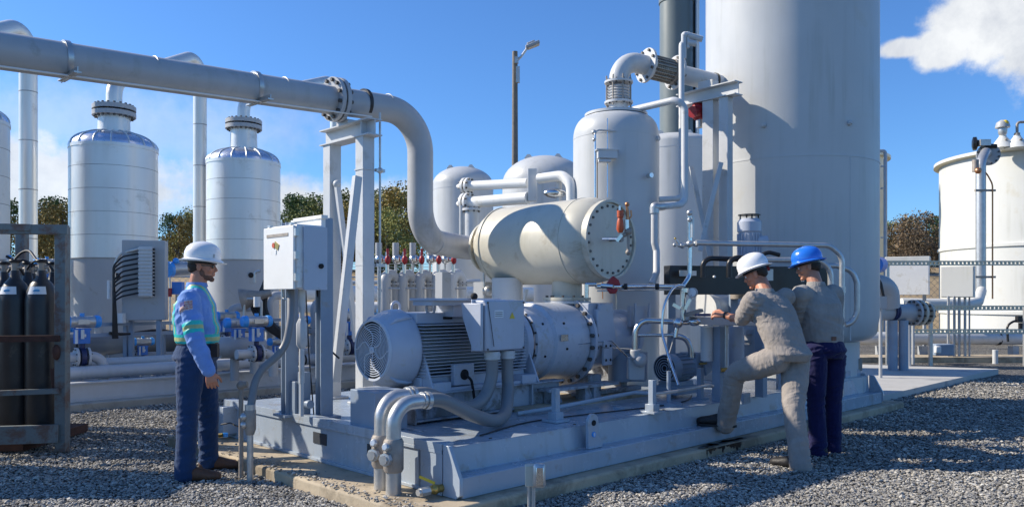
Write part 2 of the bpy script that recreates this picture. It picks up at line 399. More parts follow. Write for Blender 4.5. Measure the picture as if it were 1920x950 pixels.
# ------------------------------------------------------------------ the ground
M = MB().use('gravel'); M._add([(-120,-20,0),(120,-20,0),(120,34,0),(-120,34,0)], [(0,1,2,3)]); struct(M, 'ground')
M = MB().use('dry_grass')
xs = [-160+8*i for i in range(41)]; ys = [34, 38, 44, 52, 62, 80, 120, 260, 900]; zs = [.0, 1.0, 2.5, 3.2, 3.4, 3.6, 3.8, 4, 4]
M._add([(x*(1 if y < 200 else 5), y, z+ (0 if y < 36 or y > 200 else .35*math.sin(x*.13+y*.2))) for y, z in zip(ys, zs) for x in xs],
       [(j*41+i, j*41+i+1, (j+1)*41+i+1, (j+1)*41+i) for j in range(8) for i in range(40)])
struct(M, 'terrain_bank')
# concrete foundation of the compressor skid, of the rear skid, slab on the right
M = MB().use('concrete_tan'); M.sbox(-.40, 7.3, -.13, 3.8, -.2, .10); struct(M, 'skid_foundation', bevel=.02)
M = MB().use('concrete'); M.sbox(-6, 7.5, 6.85, 12.5, -.2, .11); struct(M, 'rear_foundation', bevel=.02)
def gp(px, py, z=.1): d = FOC*(EYE-z)/(py-HOR); return G(px, d, z)
M = MB().use('pad_grey'); q_ = [gp(1560, 752), gp(1642, 744), gp(1872, 691), gp(1600, 682), gp(1480,690)]
M._add([p-Z*.3 for p in q_]+q_, [(4,3,2,1,0),(5,6,7,8,9)]+[(i,(i+1)%5,5+(i+1)%5,5+i) for i in range(5)]); struct(M, 'concrete_slab')
# loose stones lying on the near gravel
def gravel_stones():
    rnd = random.Random(3); vs = []; fs = []
    base = [(1,0,0),(-1,0,0),(0,1,0),(0,-1,0),(0,0,1),(0,0,-1),(.62,.62,.5),(-.6,.55,.55),(-.6,-.6,.5),(.6,-.6,.52)]
    faces = [(4,6,7),(4,7,8),(4,8,9),(4,9,6),(0,2,6),(2,7,6),(2,1,7),(1,8,7),(1,3,8),(3,9,8),(3,0,9),(0,6,9),(5,2,0),(5,1,2),(5,3,1),(5,0,3)]
    def ok(x, y):
        r = Vector((x,y,0))-SO; u, v = r.dot(U), r.dot(V)
        if -.40 < u < -.12 and -.1 < v < 3.7: return rnd.random() < .22*max(0, (-.12-u)/.28)**2
        if -.36 < u < 7.25 and -.11 < v < 3.75:
            return False
        if -5.9 < u < 7.4 and v > 6.9: return False
        if abs(x)/y > .68: return False
        return True
    n = 0
    while n < 120000:
        y = 4.7*(14.0/4.7)**(rnd.random()**1.15); x = rnd.uniform(-.68, .68)*y
        if not ok(x, y): continue
        n += 1; k = .4+.55*rnd.random()**1.3+(.9*rnd.random() if rnd.random() < .08 else 0); s = .0138*k*(1+.05*(y-5))
        sx, sy, sz = s*(1+.5*rnd.random()), s*(.7+.4*rnd.random()), s*(.5+.35*rnd.random())
        a = rnd.random()*6.28; b = rnd.uniform(-.45,.45); ca, sa, cb, sb = math.cos(a), math.sin(a), math.cos(b), math.sin(b); z0 = rnd.uniform(.0,.02); ru = (Vector((x,y,0))-SO); z0 += .10 if (-.40 < ru.dot(U) < 0 and -.1 < ru.dot(V) < 3.7) else 0
        o = len(vs)
        for (px, py, pz) in base:
            j = 1+rnd.uniform(-.18,.18); X, Y, Zz = px*sx*j, py*sy*j, pz*sz*j
            X, Zz = X*cb-Zz*sb, X*sb+Zz*cb
            vs.append((x+X*ca-Y*sa, y+X*sa+Y*ca, z0+Zz))
        fs += [tuple(o+i for i in f) for f in faces]
    me = bpy.data.meshes.new('gravel_stones'); me.from_pydata(vs, [], fs); me.materials.append(MATS['stone']); me.update()
    o = bpy.data.objects.new('gravel_stones', me); COL.objects.link(o); o['kind'] = 'stuff'
gravel_stones()

# ------------------------------------------------------------------ trees beyond the fence
def crown_mesh(seed, mt, w, h, n=5200, leaf=.21):
    rnd = random.Random(seed); vs = []; fs = []; lobes = []
    for i in range(15):
        t = rnd.random(); a = rnd.random()*6.28; rr = w*.5*(1-.55*abs(t-.4))*rnd.random()**.5*.8
        lobes.append((rr*math.cos(a), rr*math.sin(a), h*(.18+.74*t), w*rnd.uniform(.13,.27)))
    lobes.append((0,0,h*.95,w*.13))
    for i in range(n):
        L = rnd.choice(lobes); d = Vector((rnd.gauss(0,1), rnd.gauss(0,1), rnd.gauss(0,1))).normalized()*L[3]*(rnd.random()**.35)*rnd.choice((1,1,1,1.15))
        c = Vector(L[:3])+d; s = leaf*rnd.uniform(.5,1.2); x = Vector((rnd.gauss(0,1), rnd.gauss(0,1), rnd.gauss(0,1))).normalized(); y = x.orthogonal().normalized()
        y.rotate(Matrix.Rotation(rnd.random()*6, 3, x)); o = len(vs)
        vs += [c-x*s*.5-y*s*.2, c+x*s*.1-y*s*.42, c+x*s*.5+y*s*.1, c-x*s*.1+y*s*.4]; fs.append((o,o+1,o+2,o+3))
    me = bpy.data.meshes.new('crown'); me.from_pydata(vs, [], fs); me.materials.append(MATS[mt]); me.update(); return me, lobes
def trunk_mesh(lobes, h, seed):
    T = MB().use('bark'); rnd = random.Random(seed)
    T.sweep([(0,0,-.3),(rnd.uniform(-.1,.1),0,h*.3),(rnd.uniform(-.2,.2),rnd.uniform(-.2,.2),h*.6),(0,0,h*.93)], [.2,.16,.1,.03], 7)
    for L in lobes[:8]: T.sweep([(0,0,max(.2*h, L[2]*.55)), (L[0]*.5, L[1]*.5, L[2]*.8), L[:3]], [.08,.05,.02], 5)
    return T
KINDS = []
for k, (mt, w, h) in enumerate([('leaf_autumn',6.0,7), ('leaf_olive',6.6,7.4), ('leaf_green',5.2,6.4), ('leaf_russet',6.0,6.6)]):
    cm, lobes = crown_mesh(10+k, mt, w, h); T = trunk_mesh(lobes, h, k)
    KINDS.append((cm, T, h))
TK = [None]*4
KL = ['brown autumn tree', 'olive yellow tree', 'dark green tree', 'russet brown tree']
def tree(px, top, d, k, label):
    p = G(px, d, 0); zb = 2.2 if d < 50 else 3.0; ztop = EYE+(HOR-top)/FOC*d; sc = (ztop-zb)/KINDS[k][2]
    r = thing('autumn_tree' if k != 2 else 'evergreen_tree', label, 'tree', (p.x, p.y, zb), 'trees beyond the yard fence')
    c = bpy.data.objects.new('crown', KINDS[k][0]); COL.objects.link(c); c.parent = r
    if TK[k] is None: TK[k] = KINDS[k][1].build('trunk'); t = TK[k]
    else: t = TK[k].copy(); COL.objects.link(t)
    t.parent = r; wd = random.uniform(.85,1.35); r.scale = (sc*wd, sc*wd, sc); r.rotation_euler.z = random.random()*6.28
TREES = [(15,372,56,2,'left of the thick white riser pipe'), (52,382,50,0,'just behind the thick white riser at far left'), (95,366,53,2,'between white riser and first clad tank'), (118,380,48,0,'against left edge of the first clad tank'),
 (318,396,60,2,'just right of the first clad tank'), (335,400,50,0,'between first clad tank and second riser'), (358,392,53,1,'behind the second slender riser'),
 (545,362,52,2,'just right of the second clad tank'), (585,366,55,2,'left of the tall pipe support frame'), (572,395,46,1,'below the greens left of the pipe frame'), (640,362,50,1,'seen between the two posts of the pipe frame'), (655,385,46,0,'seen low between the pipe frame posts'),
 (708,366,54,1,'just right of the pipe frame'), (735,356,50,0,'left of the big bent downcomer pipe'), (762,362,53,1,'touching the big bent downcomer pipe'), (728,395,45,1,'lower crown in front of the tree by the downcomer'), (690,392,47,0,'seen low behind the right frame post'),
 (820,380,56,1,'behind the leftmost grey domed vessel'), (1668,418,58,1,'just right of the beige tank edge'), (1690,424,54,3,'second from the beige tank edge'), (1715,408,56,0,'between the beige tank and white tank'), (1738,403,52,3,'tallest against the white tank left edge'), (1758,408,56,2,'touching the white tank left edge'), (1722,430,48,3,'low crown in front, left of the white tank')]
for px, top, d, k, w in TREES: tree(px, top+(9 if px < 600 else 2), d, k, KL[k]+' '+w)

# ------------------------------------------------------------------ perimeter fence
def fence(pa, pb, n, label, h=2.3):
    a, b = Vector(pa), Vector(pb); r = thing('perimeter_fence', label, 'fence', a, 'perimeter fence lengths')
    M = MB().use('galv')
    for i in range(n+1):
        p = a.lerp(b, i/n); M.cyl(p, p+Z*(h+.35), .035, n=8); M.cyl(p+Z*(h+.3), p+Z*(h+.6)+Vector((0,.25,0)), .02, n=6)
    M.build('fence_posts', r)
    M = MB().use('galv'); M.cyl(a+Z*h, b+Z*h, .03, n=8); M.cyl(a+Z*.1, b+Z*.1, .02, n=6)
    for k in range(3): M.cyl(a+Z*(h+.3+.12*k)+Vector((0,.08*k,0)), b+Z*(h+.3+.12*k)+Vector((0,.08*k,0)), .009, n=4)
    M.build('rails', r)
    M = MB().use('galv'); L = (b-a).length; e = (b-a).normalized(); s = .25; k = int(L/s)
    for i in range(-int(h/s), k):
        for sg in (1,-1):
            x0 = i*s if sg > 0 else i*s+h; x1 = x0+sg*h; lo, hi = min(x0,x1), max(x0,x1)
            if hi < 0 or lo > L: continue
            def pt(x): return a+e*x+Z*((x-x0)/(x1-x0)*h)
            xa, xb = max(0, lo), min(L, hi); M.cyl(pt(xa), pt(xb), .006, n=3)
    M.build('chain_link', r)
fence((-32,32,0), (-8,33,0), 8, 'galvanized chain link fence seen behind the clad tanks at left')
fence((-8,33,0), (2,33,0), 4, 'galvanized chain link fence seen behind the pipe support frame')
fence((12,31,0), (30,29,0), 7, 'galvanized chain link fence left of the big white tank')

# ------------------------------------------------------------------ clad vertical tanks on the left, with risers
def clad_tank(c, R, zs, zb, zf, label, hole=True):
    """c: centre, zs: shoulder height, zb: top of the grey lower shell, zf: nozzle flange height"""
    r = thing('clad_tank', label, 'tank', (c.x, c.y, .11), 'metal clad vertical tanks in a row')
    M = MB().use('tank_grey'); M.lathe([(R*.97,.11),(R*.97,zb)], (c.x,c.y,0), n=56)
    M.use('dark').sphere((c.x+R*.97*math.sin(R_(150)+math.atan2(-c.x,c.y)*0), c.y-R*.85, zb-.28), .05, n=10, m=6) if hole else None
    M.build('lower_shell', r)
    M = MB().use('clad'); k = 5; H = zs-zb
    for i in range(k):
        z0 = zb+H*i/k; z1 = zb+H*(i+1)/k; M.use('clad').lathe([(R,z0),(R,z1)], (c.x,c.y,0), n=72); M.use('seam').ring((c.x,c.y,z0+.004), Z, R*1.003, R*.98, .008, 72)
    M.use('clad').lathe([(R*1.014,zs-.05),(R*1.014,zs)], (c.x,c.y,0), n=56)
    M.build('cladding', r)
    M = MB().use('clad_dome'); dh = R*.42; prof = [(R*math.cos(t), zs+dh*math.sin(t)) for t in [R_(6*i) for i in range(0,13)]]
    M.lathe(prof, (c.x,c.y,0), n=56)
    D = M.build('dome', r)
    M = MB().use('clad')
    for i in range(16):
        a = 2*math.pi*i/16
        M.sweep([(c.x+rr*1.004*math.cos(a), c.y+rr*1.004*math.sin(a), z+.008) for rr, z in prof], .011, 6)
    M.build('seam_strips', D)
    M = MB().use('clad'); zn = zs+dh*.8; M.lathe([(R*.38,zn-.1),(R*.36,zf-.16)], (c.x,c.y,0), n=32); N = M.build('nozzle', r)
    M = MB(); M.flange((c.x,c.y,zf-.12), Z, R*.50, .07, 20, .02, base='tank_grey').cut(); M.flange((c.x,c.y,zf-.02), Z, R*.50, .07, 20, .02, base='tank_grey'); M.build('flange', N)
    return r
T1 = G(214,13); T2 = G(457,15.1); T0 = G(-84,11.3); T9 = G(640,17.6)
clad_tank(T1, .655, EYE+(HOR-270)/FOC*12.6, EYE+(HOR-483)/FOC*12.35, EYE+(HOR-190)/FOC*12.6, 'white metal clad tank left of the second riser, behind the junction panel')
clad_tank(T2, .665, EYE+(HOR-298)/FOC*14.6, EYE+(HOR-486)/FOC*14.4, EYE+(HOR-221)/FOC*14.8, 'white metal clad tank behind the hard hat of the worker in blue')
clad_tank(T0, .66, 3.92, 1.95, 4.6, 'white metal clad tank cut by the left edge, behind the cylinder rack', hole=False)
def riser(px, d, ytop, r, tc_, zf, label):
    p = G(px, d, 0); zt = EYE+(HOR-ytop)/FOC*d - r; q = Vector((tc_.x, tc_.y, zf))
    r0 = thing('riser_pipe', label, 'pipe', (p.x,p.y,.11), 'white risers joining the clad tanks')
    top = q+Z*.42
    M = MB().use('clad'); M.tube([(p.x,p.y,.11), (p.x,p.y,zt), top, q], r, bend=[r*2.2, r*3], n=28); A = M.build('pipe', r0)
    M = MB().use('seam'); z = .8
    while z < zt-.5: M.ring((p.x,p.y,z), Z, r*1.03, r*.9, .014, 28).cut(); z += .78
    M.build('jacket_band', A)
riser(53, 12.8, 30, .132, T0, 4.6, 'thick white jacketed riser pipe behind the cylinder rack')
riser(375, 15.2, 91, .122, T1, EYE+(HOR-190)/FOC*12.6, 'white jacketed riser pipe between the two clad tanks')
riser(629, 17.4, 139, .115, T2, EYE+(HOR-221)/FOC*14.8, 'white jacketed riser pipe behind the left post of the support frame')

# ------------------------------------------------------------------ rear skid with valves and pipe runs
r = thing('rear_pipe_skid', 'long grey steel skid carrying low pipe runs behind the worker in blue', 'skid', S(0,7.1,.11))
M = MB().use('steel_blue'); M.mt = 'paint'; M.sbox(-5.6,7,7.09,7.13,.13,.33); M.sbox(-5.6,7,7.05,7.2,.33,.35); M.sbox(-5.6,7,7.05,7.2,.11,.13); M.build('front_beam', r)
M = MB().use('tank_grey'); M.sbox(-5.6,7,7.2,11.5,.24,.26); M.build('deck', r)
def run(v, z, rr, u0, u1, mt, label, bands=None, group='pipe runs along the rear skid'):
    M = MB().use(mt); M.cyl(S(u0,v,z), S(u1,v,z), rr, n=24); t = thing('pipe_run', label, 'pipe', S(u0,v,.26), group); M.build('pipe', t)
    M = MB().use('tank_grey'); k = u0+.4
    while k < u1: M.sbox(k-.05,k+.05,v-.04,v+.04,.26,z-rr*.8).cut(); k += 1.9
    M.build('saddle', t)
    if bands:
        M = MB().use('cable_black')
        for b in bands: M.ring(S(b,v,z), U, rr*1.02, rr*.9, .03, 24).cut()
        M.build('band', t)
run(7.42, .44, .085, -5.4, 6.6, 'paint', 'long pale pipe lying lowest along the front of the rear skid', [1.2, 3.1])
run(7.85, .52, .07, -5.4, 6.6, 'paint', 'thinner pale pipe behind the lowest front pipe run')
run(8.7, .72, .16, -2.6, 2.4, 'conduit_grey', 'fat dark grey pipe under the junction panel', [.15, 2.2])
run(9.5, .60, .10, -5.4, 6.6, 'tank_grey', 'grey pipe in the third row of the rear skid')
# rack rails behind worker
r = thing('cable_rack', 'grey two rail rack standing on the rear skid behind the worker', 'rack', P(150,700,11.2)*1)
M = MB().use('steel_blue'); M.beam(P(120,610,11.0), P(640,596,14.0), .04,.05).cut(); M.beam(P(120,630,11.0), P(640,612,14.0), .05,.05); M.build('rail', r)
for px, d in ((236,11.6),(306,12.0),(420,12.7),(520,13.3)):
    a = P(px, 604, d); M = MB().use('steel_blue'); M.beam(a, (a.x,a.y,.26), .07,.05); M.build('post', r)
M = MB().use('cable_black'); M.sweep([P(205+i*20, 624+3*math.sin(i*1.1)-i*.5, 11.35+i*.12) for i in range(22)], .022, 8); M.build('cable', r)

# valves with blue pneumatic actuators
def valve(p, dirv, label, s=1.0, pipe=True, twin=False, flip=1):
    """p: centre of actuator cylinder; dirv: cylinder axis"""
    e = Vector(dirv).normalized(); f = Z.cross(e)
    r = thing('actuated_valve', label, 'valve', (p.x,p.y,p.z-.62*s), 'blue actuated valves on the pipe skids')
    M = MB().use('galv'); M.cyl(p-e*.16*s, p+e*.16*s, .075*s, n=24)
    for k in (-.09,-.03,.03,.09): M.ring(p+e*k*s, e, .079*s, .06*s, .012*s, 24)
    M.box(p-f*.07*s, (.14*s,.03*s,.06*s), Matrix((e,f,Z)).transposed()); A = M.build('actuator', r)
    for sg in (-1,1):
        M = MB().use('blue_bright'); M.lathe([(.084*s,0),(.084*s,.05*s),(.07*s,.072*s),(.03*s,.085*s)], p+e*sg*.15*s, e*sg, 24); M.build('end_cap', A)
    M = MB().use('blue_bright'); M.cyl(p+Z*.07*s, p+Z*.115*s, .03*s, n=14); M.build('indicator', A)
    Rm = Matrix((e,f,Z)).transposed()
    M = MB().use('blue'); M.box(p-Z*.19*s+f*flip*.01, (.17*s,.13*s,.19*s), Rm); M.box(p-Z*.10*s, (.2*s,.10*s,.03*s), Rm); M.use('label_white').box(p-Z*.18*s-f*.07*s, (.06*s,.012*s,.04*s), Rm); M.build('control_box', r, bevel=.006)
    M = MB().use('paint_white'); M.beam(p-e*.09*s-Z*.10*s-f*.08*s, p-e*.09*s-Z*.28*s-f*.08*s, .02*s,.03*s); M.beam(p-e*.02*s-Z*.10*s-f*.09*s, p-e*.02*s-Z*.22*s-f*.09*s, .03*s,.03*s); M.build('bracket', r)
    M = MB().use('navy'); M.cyl(p-Z*.28*s, p-Z*.36*s, .035*s, n=16); M.lathe([(.12*s,-.03*s),(.12*s,.03*s)], p-Z*.46*s, e, 28); M.build('valve_body', r)
    if pipe:
        M = MB(); c = p-Z*.46*s
        M.flange(c-e*.07*s, e, .125*s, .03*s, 8, .010); M.flange(c+e*.07*s, e, .125*s, .03*s, 8, .010)
        M.use('paint').tube([c+e*.08*s, c+e*.26*s, c+e*.26*s-Z*.34*s], .068*s, bend=.16*s, n=20)
        M.tube([c-e*.08*s, c-e*.30*s], .068*s, n=20); M.build('pipe_elbow', r)
    return r
valve(P(154,603,10.5), U, 'blue and grey actuated valve beside the cylinder rack post')
valve(P(106,612,10.9), U, 'blue actuated valve half hidden behind the cylinder rack post')
valve(P(18,490,11.5), U, 'blue actuated valve seen above the gas cylinders', .8, pipe=False)
valve(P(88,492,12.5), U, 'blue actuated valve seen between rack post and white riser', .8, pipe=False)
valve(P(447,605,11.2), U, 'blue actuated valve nearest the chest of the worker in blue', .9)
valve(P(481,602,10.9), U, 'blue actuated valve just left of the bent grey conduit', .95)
valve(P(425,592,12.2), U, 'blue actuated valve partly behind the worker in blue', .85)
valve(P(655,592,12.5), U, 'blue actuated valve seen through the braces of the support frame', 1.05)
valve(P(682,586,13.4), U, 'blue actuated valve behind the right post of the support frame', 1.0)
valve(P(735,583,11.5), V*-1+U*.5, 'blue actuated valve showing just over the motor fan cowl', .95, pipe=False)
valve(P(764,581,11.8), V*-1+U*.5, 'second blue actuated valve over the motor, right of the first', .8, pipe=False)
# large horizontal actuator behind worker's back
r = thing('cylinder_actuator', 'fat grey actuator with blue end behind the neck of the blue worker', 'valve', P(330,570,12.8))
M = MB().use('galv'); M.cyl(P(318,505,12.8), P(372,502,13.1), .125, n=26); A = M.build('actuator', r)
M = MB().use('blue_bright'); M.cyl(P(311,505,12.7), P(320,505,12.82), .13, n=26); M.sphere(P(330,489,12.8), .05); M.build('end_cap', A)
M = MB().use('blue'); M.box(P(334,540,12.8), (.16,.12,.2)); M.build('control_box', r, bevel=.005)
M = MB().use('red'); M.cyl(P(316,540,12.7), P(316,556,12.7), .05); M.build('red_gauge', r)
M = MB().use('galv'); M.cyl(P(334,552,12.8), G(334,12.8,.26), .04); M.build('stem', r)
for pxx, w in ((60,'behind rack'),):
    pass
# reducer and fat elbow pipes left of the cabinet stand
r = thing('manifold_pipe', 'fat grey manifold pipe below the actuated valves beside the worker', 'pipe', P(450,700,11.2))
M = MB().use('tank_grey'); M.lathe([(.10,0),(.15,.08),(.16,.35),(.13,.5),(.11,.7)], P(405,652,11.0), U, 26); M.build('reducer', r)
M = MB().use('tank_grey'); M.cyl(P(440,660,11.2), G(440,11.2,.26), .06); M.build('stub', r)

# junction panel with finned enclosure and cable loops (on the rear skid)
r = thing('electrical_cabinet', 'grey cabinet with finned junction box and black cable loops behind the worker', 'electrical panel', P(272,690,11.6))
a = P(235,451,11.6); b = P(310,600,11.6); c = (a+b)/2; a2 = R_(12); Rp = rotz(a2)
M = MB().use('tank_grey'); M.box(c, (.58,.22,1.15), Rp); M.build('cabinet', r, bevel=.01)
M = MB().use('steel_blue'); M.beam((c.x-.2,c.y,c.z-.5), (c.x-.2,c.y,.26), .06,.06).cut(); M.beam((c.x+.2,c.y,c.z-.5), (c.x+.2,c.y,.26), .06,.06); M.build('leg', r)
f = c+Rp@Vector((.05,-.17,.12))
M = MB().use('paint'); M.box(f, (.18,.10,.72), Rp)
for i in range(14): M.box(f+Rp@Vector((0,-.052,-.33+i*.05)), (.19,.03,.028), Rp)
M.build('finned_box', r, bevel=.004)
M = MB().use('dark')
for i in range(14): M.box(f+Rp@Vector((.105,-.03,-.33+i*.05)), (.03,.05,.025), Rp)
M.build('vent_slots', r)
for i in range(9):
    M = MB().use('cable_black'); z = -.30+i*.07; p0 = f+Rp@Vector((-.09,-.02,z)); p1 = f+Rp@Vector((-.3,-.08,z-.05)); p2 = f+Rp@Vector((-.42,-.06,z-.12-.03*(i%3))); p3 = f+Rp@Vector((-.44+.02*(i%4),0,-.95))
    M.sweep(fillet([p0,p1,p2,p3], .12), .013, 8); M.build('cable', r)
M = MB().use('galv'); M.tube([P(228,600,11.5), P(214,600,11.5), P(214,505,11.5), P(222,476,11.5), P(262,466,11.4)], .022, bend=.18); M.tube([P(218,510,11.5), P(240,510,11.5), P(240,482,11.5)], .014, bend=.04); M.build('conduit_loop', r)
M = MB().use('paint_white'); M.box(P(225,596,11.4), (.12,.1,.14)).cut(); M.cyl(P(205,525,11.4),P(205,560,11.4),.03); M.build('fitting', r)

# row of looped risers with red handled valves
HP = [(716,9.9),(748,10.1),(780,10.3),(812,10.5),(840,10.7)]
HPW = ['leftmost of five', 'second of five', 'middle one of five', 'fourth of five', 'rightmost of five']
for i, (px, d) in enumerate(HP):
    d += 1.0; r = thing('looped_riser', 'grey looped pipe with red valve, '+HPW[i]+' behind the motor', 'pipe', G(px+8,d,.26), 'looped risers with red valves')
    M = MB().use('paint' if i > 2 else 'tank_grey'); a = P(px+6, 515, d); b = P(px+24, 515, d+.2)
    M.tube([(a.x,a.y,.3), a, b, (b.x,b.y,.3)], .078 if i<3 else .088, bend=.13, n=18); M.flange(P(px+24,532,d+.2)*1, Z, .1, .03, 8, .01, base='tank_grey'); M.build('loop_pipe', r)
    M = MB().use('stainless'); M.cyl(P(px-10,486,d), P(px+12,486,d), .045, n=14); M.sphere(P(px-4,486,d), .07); M.cyl(P(px+10,515,d), P(px+10,472,d), .028); M.build('ball_valve', r)
    M = MB().use('red'); M.sphere(P(px+11,487,d-.06), (.040,.040,.065)); M.cyl(P(px+11,478,d-.06),P(px+11,466,d-.06),.018); M.build('handle', r)
    M = MB().use('tank_grey'); M.cyl(P(px-6,486,d), P(px-6,455,d), .045); M.build('vent_stub', r)
    M = MB().use('galv'); M.cyl(P(px-8,540,d-.05), P(px+34,541,d-.05), .012); M.cyl(P(px-6,486,d), G(px-6,d,.3), .018); M.build('bracket', r)
r = thing('header_pipe', 'long pale header pipe passing behind the looped risers', 'pipe', P(640,600,15))
M = MB().use('paint_white'); M.cyl(P(560,548,14.2), P(1000,552,14.4), .13, n=24); M.build('pipe', r)
M = MB().use('tank_grey')
for px in (600,700,790,900): M.box((P(px,560,14.3).x,14.3,.7), (.1,.1,1.2)).cut()
M.build('support', r)
r = thing('header_pipe', 'lower long pale pipe passing behind the looped risers', 'pipe', P(640,640,13))
M = MB().use('paint_white'); M.cyl(P(560,576,13.4), P(1000,575,13.6), .09, n=20); M.build('pipe', r)

# ------------------------------------------------------------------ domed vessels behind the compressor
def domed(px, half, top, shoulder, d, label, weld=True):
    c = G(px, d); R = half*d/FOC/math.sqrt(1+((px-960)/FOC)**2); zt = EYE+(HOR-top)/FOC*d; zs = EYE+(HOR-shoulder)/FOC*d
    r = thing('domed_vessel', label, 'tank', (c.x,c.y,0), 'grey domed vessels behind the compressor')
    M = MB().use('paint_vessel'); M.lathe([(R,0),(R,zs)]+[(R*math.cos(t), zs+(zt-zs)*math.sin(t)) for t in [R_(7.5*i) for i in range(1,13)]], c, n=56); M.build('shell', r)
    M = MB().use('paint'); M.ring((c.x,c.y,zs-.12), Z, R*1.004, R*.97, .025, 56); M.build('weld_band', r)
    for a in (-2.2,-.9,.6):
        q = Vector((c.x+R*.5*math.sin(a), c.y-R*.5*math.cos(a)*.8, zt-.10*(zt-zs)-.03)); M = MB().use('paint'); M.prism([(-.10,0),(.10,0),(.03,.09),(-.03,.09)], q, (1,0,0), Z, .03); M.build('lifting_lug', r)
    return r
domed(868, 57, 313, 348, 20, 'grey domed vessel farthest left, right of the bent downcomer')
domed(1022, 80, 293, 345, 18, 'wide grey domed vessel left of the tall compressor scrubber')
domed(1264, 78, 253, 275, 15, 'grey domed vessel between the scrubber and the giant white column')
c = G(1275, 17.5); r = thing('exhaust_column', 'tall dark grey column behind the scrubber with a ladder on it', 'column', (c.x,c.y,0))
M = MB().use('column_dark'); M.cyl((c.x-.08,c.y,0),(c.x-.08,c.y,12),.36,n=40); M.ring((c.x-.08,c.y,7.9),Z,.38,.3,.1,40); M.build('shell', r)
M = MB().use('column_dark'); M.mt='steel_blue'; M.cyl((c.x+.36,c.y-.05,0),(c.x+.36,c.y-.05,12),.035); M.cyl((c.x+.30,c.y-.3,0),(c.x+.30,c.y-.3,12),.03)
for i in range(34): M.cyl((c.x+.36,c.y-.05,.5+i*.3),(c.x+.30,c.y-.3,.5+i*.3),.012,n=6)
M.build('ladder', r)
M = MB().use('paint_white'); M.cyl((c.x+.31,c.y-.35,1),(c.x+.31,c.y-.35,12),.03); M.build('vent_line', r)
M = MB().use('column_dark'); M.mt='black_paint'; M.box((c.x+.36,c.y+.15,6),(.12,.1,12)); M.build('cable_duct', r)

# street lamp
c = G(965.5, 25); zt = EYE+(HOR-97)/FOC*25; r = thing('street_lamp', 'tall wooden pole with a single arm lamp against the sky', 'street lamp', (c.x,c.y,0))
M = MB().use('wood_pole'); M.lathe([(.12,0),(.085,zt)], c, n=14); M.build('pole', r)
M = MB().use('galv'); M.tube([(c.x,c.y,zt-.35),(c.x+.2,c.y,zt-.15),(c.x+.38,c.y,zt+.1)], .035, bend=.2, n=10); M.box((c.x+.05,c.y-.1,zt-.3),(.12,.1,.2)); M.box((c.x+.09,c.y-.1,zt-.75),(.12,.1,.5)); M.build('arm', r)
M = MB().use('tank_grey'); Rl = Matrix.Rotation(R_(-22),3,'Y'); M.box((c.x+.55,c.y,zt+.2),(.46,.3,.09),Rl); M.box((c.x+.50,c.y,zt+.26),(.26,.2,.08),Rl); L = M.build('lamp_head', r, bevel=.02)
M = MB().use('glass_lens'); M.box(Vector((c.x+.57,c.y,zt+.2))+Rl@Vector((0,0,-.05)),(.38,.24,.012),Rl); M.build('lens', L)

# ------------------------------------------------------------------ right hand background
c = G(1972, 26.5); RW = 3.30; zt = EYE+(HOR-292)/FOC*25.3
r = thing('storage_tank', 'large white cylindrical storage tank at the right edge', 'tank', (c.x,c.y,0))
M = MB().use('tank_white'); M.lathe([(RW,0),(RW,zt*.505),(RW+.05,zt*.51),(RW+.05,zt*.525),(RW,zt*.53),(RW,zt)], c, n=90); M.lathe([(RW+.05,zt*.155),(RW+.05,zt*.17)], c, n=90); M.build('shell', r)
M = MB().use('tank_white'); M.lathe([(RW,zt),(RW+.16,zt+.03),(RW+.16,zt+.13),(RW,zt+.15),(1,zt+.75),(0,zt+.8)], c, n=90); M.build('roof', r)
M = MB().use('tank_beige'); M.lathe([(RW+.01,zt-.02),(RW+.17,zt+.01)], c, n=90, closed=True); M.build('rim', r)
def hub(px, py0, py1, d, yellow):
    b = P(px, py0, d); M = MB().use('tank_white'); M.lathe([(.34,-.1),(.2,.12),(.10,.25),(.10,.28)], b, n=20); N = M.build('roof_nozzle', r)
    h = (py0-py1)/FOC*d
    if yellow:
        M = MB().use('galv'); M.lathe([(.08,.26),(.12,.36),(.13,.48),(.12,.52)], b, n=18); M.use('tank_grey').lathe([(.20,.52),(.20,.56),(.17,.68),(.07,.75)], b, n=22); M.build('vent', N)
        M = MB().use('yellow'); M.sphere((b.x+.02,b.y-.10,b.z+.64),(.09,.09,.10)); M.build('yellow_tag', N)
    else:
        M = MB().use('iron_cast'); M.tube([b+Z*.26, b+Z*.68, b+Vector((.9,0,.72))], .04, bend=.1); M.cyl(b+Z*.27,b+Z*.36,.08); M.build('vent', N)
    M = MB().use('iron_cast'); M.sphere((b.x-.02,b.y-.20,b.z+.12), (.05,.04,.04)); M.build('plug', N)
hub(1880, 272, 225, 24.2, True); hub(1907, 272, 235, 24.0, False)
e = P(1848,285,23.4)
M = MB().use('galv'); M.tube([P(1858,290,24.2), e, P(1839,305,23.0), P(1839,553,23.0)], .135, bend=.3, n=20); M.flange(P(1853,290,23.7), (.3,1,0), .32, .06, 12, .03, base='tank_grey'); M.build('overflow_pipe', r)
M = MB().use('dark'); M.mt='black_paint'; M.lathe([(.10,0),(.20,.03),(.20,.12),(.10,.16)], P(1822,270,23.8), (1,-.5,0), 20); M.build('gauge_head', r)
M = MB().use('galv'); M.box(P(1845,268,23.6),(.3,.2,.18)); M.use('black_paint'); M.cyl(P(1850,273,23.6),P(1868,274,23.6),.06); M.build('bracket', r)
M = MB().use('copper'); M.tube([P(1836,315,22.9),P(1850,325,22.9),P(1861,345,22.9),P(1861,560,22.9)], .022, bend=.4, n=8); M.build('copper_line', r)
